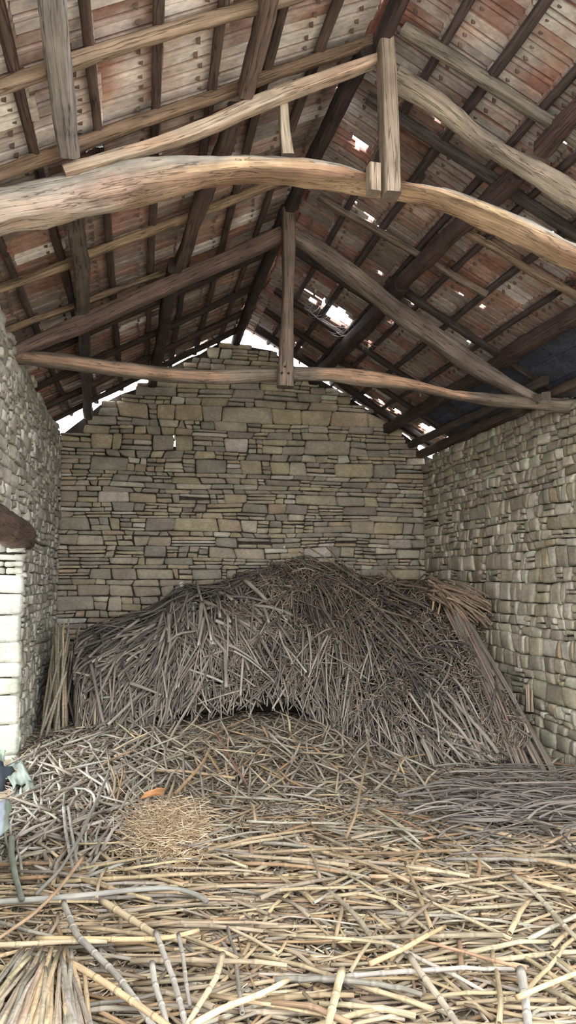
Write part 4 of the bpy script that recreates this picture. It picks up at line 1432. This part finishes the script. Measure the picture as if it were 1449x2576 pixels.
# ------------------------------------------------------------------ odds and ends
def sheet(name, corners, nu_, nv_, crumple, thick, col, label, cat, seed, group=None, colfn=None):
    """a crumpled sheet with thickness, spanned by four world corners"""
    c = [np.asarray(p, float) for p in corners]
    nrm = np.cross(c[1] - c[0], c[3] - c[0]); nrm /= np.linalg.norm(nrm)
    V, C = [], []
    for lay in (0, 1):
        for j in range(nv_ + 1):
            for i in range(nu_ + 1):
                a, b = i / nu_, j / nv_
                p = (c[0] * (1 - a) + c[1] * a) * (1 - b) + (c[3] * (1 - a) + c[2] * a) * b
                e = 1 + 0.16 * nz(a * 3 + seed, b * 3, 1.0) * (1 if i in (0, nu_) or j in (0, nv_) else 0)
                mid = sum(c) / 4
                p = mid + (p - mid) * e
                p = p + nrm * (crumple * (nz(a * 2.5 + seed, b * 2.5, 2.0) + 0.5 * nz(a * 6, b * 6 + seed, 2.0)) + thick * lay)
                V.append(p)
                C.append(np.asarray(col) * (1 + 0.12 * nz(a * 5, b * 5, seed)) if colfn is None else colfn(a, b))
    w = nu_ + 1
    half = w * (nv_ + 1)
    Fc = []
    for j in range(nv_):
        for i in range(nu_):
            a, b_, cc, d = j * w + i, j * w + i + 1, (j + 1) * w + i + 1, (j + 1) * w + i
            Fc += [(d, cc, b_, a), (half + a, half + b_, half + cc, half + d)]
    rim = [(i, i + 1) for i in range(nu_)] + [(i * w + nu_, (i + 1) * w + nu_) for i in range(nv_)] + [(nv_ * w + i + 1, nv_ * w + i) for i in range(nu_)] + [((i + 1) * w, i * w) for i in range(nv_)]
    for a, b_ in rim:
        Fc.append((a, b_, half + b_, half + a))
    mb = MB()
    mb.add(V, Fc, C)
    return tag(mb.build(name, MAT_CLOTH), label, cat, group)


YS = 6.6
sheet('torn_sheet', [atY(12, 1925, 7.0), atY(50, 1905, 7.0), atY(82, 1960, 6.5), atY(30, 1985, 6.4)], 14, 12, 0.05, 0.006, lin(112, 122, 113), 'torn grey-green sheet crumpled at the foot of the jamb', 'sheet', 1.3)
sheet('torn_sheet', [atY(-30, 1870, 7.0), atY(14, 1890, 7.0), atY(10, 1925, 6.9), atY(-30, 1930, 6.9)], 10, 8, 0.03, 0.006, lin(116, 128, 112), 'pale green sheet piece at the left edge above the dark sack', 'sheet', 4.3)
sheet('torn_sheet', [atY(28, 1985, 6.5), atY(86, 1962, 6.5), atY(84, 2000, 6.3), atY(40, 2010, 6.3)], 12, 8, 0.04, 0.006, lin(104, 113, 101), 'greenish sheet flap hanging below the crumpled one', 'sheet', 7.7)
sheet('plastic_sack', [atZ(-60, 2040, 0.34), atZ(30, 2005, 0.34), atZ(22, 2085, 0.2), atZ(-60, 2160, 0.14)], 12, 12, 0.03, 0.02, lin(206, 216, 228), 'white plastic sack with a pale green hem at the left edge', 'sack', 9.1,
      colfn=lambda a, b: lin(160, 170, 184) if a < 0.78 else lin(124, 135, 122))
# black bin liner behind the white sack
mb = MB()
c = atY(-14, 1968, 6.75)
V, C = [], []
nn, mm = 20, 14
for j in range(mm + 1):
    th = math.pi * j / mm
    for i in range(nn):
        ph = 2 * math.pi * i / nn
        r = 1 + 0.28 * nz(math.cos(ph) * 2, math.sin(ph) * 2, th * 2.5) + 0.12 * nz(math.cos(ph) * 6, math.sin(ph) * 6, th * 6)
        V.append(c + np.array([0.14 * math.sin(th) * math.cos(ph) * r, 0.15 * math.sin(th) * math.sin(ph) * r, 0.15 * math.cos(th) * r]))
        C.append(lin(58, 64, 72))
Fc = [(j * nn + (i + 1) % nn, j * nn + i, (j + 1) * nn + i, (j + 1) * nn + (i + 1) % nn) for j in range(mm) for i in range(nn)]
mb.add(V, [f[::-1] for f in Fc], C)
tag(mb.build('bin_liner', MAT_CLOTH), 'crumpled dark bin liner between the torn sheets and white sack', 'bin liner')
sheet('bark_piece', [atZ(352, 2008, .13), atZ(372, 1988, .17), atZ(418, 1982, .2), atZ(408, 2000, .13)], 12, 6, 0.03, 0.006, lin(186, 132, 82), 'orange-brown curled bark piece just above the golden straw', 'bark', 3.1)
sheet('plastic_scrap', [atY(216, 383, 4.2), atY(232, 374, 4.2), atY(234, 366, 4.26), atY(220, 374, 4.26)], 5, 4, 0.012, 0.003, lin(226, 232, 238), 'white plastic scrap on the near left principal rafter, lower of two', 'scrap', 2.2)
sheet('plastic_scrap', [atY(242, 372, 4.2), atY(259, 369, 4.2), atY(259, 362, 4.26), atY(244, 364, 4.26)], 5, 4, 0.012, 0.003, lin(196, 214, 232), 'bluish plastic scrap on the near left principal rafter, upper of two', 'scrap', 5.2)
# splintered stub of wood against the right wall
P0 = atX(1333, 1790, XR - 0.07)
mb = MB()
for k in range(6):
    o = np.array([random.uniform(-.02, .02), random.uniform(-.05, .05), 0])
    tube(mb, [P0 + o, P0 + o + np.array([0.01, 0.02, .12]), P0 + o * 1.3 + np.array([0.015, 0.03, random.uniform(.18, .28)])], .018, .008, vary(lin(176, 150, 116), .1), n=5)
tag(mb.build('splintered_stub', MAT_STICK), 'tan splintered stub of wood propped on the right wall', 'stub')
# pale pebbles of lime that fell on the heap
for i, (x, y, d) in enumerate(((457, 1470, 9.75), (482, 1500, 9.5), (497, 1499, 9.45), (715, 1376, 10.205))):
    p = atY(x, y, d)
    mb = MB()
    V, C = [], []
    for j in range(7):
        for k in range(8):
            th, ph = math.pi * j / 6, 2 * math.pi * k / 8
            r = 0.026 * (1 + 0.25 * nz(j * 0.9 + i * 5, k * 0.8)) * (1.4 if i == 0 else 0.7)
            V.append(p + r * np.array([math.sin(th) * math.cos(ph), math.sin(th) * math.sin(ph), math.cos(th)]))
            C.append(lin(214, 210, 204))
    mb.add(V, [(j * 8 + k, (j + 1) * 8 + k, (j + 1) * 8 + (k + 1) % 8, j * 8 + (k + 1) % 8) for j in range(6) for k in range(8)], C)
    tag(mb.build('pebble', MAT_STONE), ['largest white pebble on the heap\'s upper left shoulder', 'small white pebble, left of two under the shoulder', 'small white pebble, right of two under the shoulder', 'white fleck of lime stuck in the gable joints above the crest'][i], 'pebble')
# cobweb strands under the large hole
random.seed(57)
mb = MB()
for i in range(26):
    a = random.uniform(0, 2 * math.pi)
    r1, r2 = random.uniform(.22, .3), random.uniform(.3, .5)
    hx, hy = 2.16, 8.05
    A = np.array([hx + r1 * math.cos(a), hy + r1 * math.sin(a), 0]); A[2] = zt(A[0], A[1]) - 0.03
    b = a + random.gauss(0.6, 0.6)
    B = np.array([hx + r2 * math.cos(b), hy + r2 * math.sin(b), 0]); B[2] = zt(B[0], B[1]) - 0.08 - 0.15 * random.random()
    q = [A * (1 - t) + B * t - np.array([0, 0, 0.08 * 4 * t * (1 - t)]) + 0.01 * np.array([nz(t * 5, i), nz(t * 5, i, 4), 0]) for t in np.linspace(0, 1, 7)]
    tube(mb, q, .0012, .001, lin(200, 196, 196), n=4)
tag(mb.build('cobweb', MAT_STICK), 'ragged grey cobweb strands hanging round the large roof hole', 'cobweb', kind='stuff')

# ------------------------------------------------------------------ light
W = bpy.data.worlds.new('sky')
SC.world = W
W.use_nodes = True
bg = W.node_tree.nodes['Background']
bg.inputs['Color'].default_value = (0.98, 0.99, 1.0, 1)
bg.inputs['Strength'].default_value = 8.5
vs = SC.view_settings
vs.view_transform = 'Standard'
vs.look = 'None'
vs.gamma = 1.0
vs.use_curve_mapping = False
vs.exposure = 0.08
SC.cycles.max_bounces = 8
SC.cycles.diffuse_bounces = 6
SC.cycles.use_denoising = True
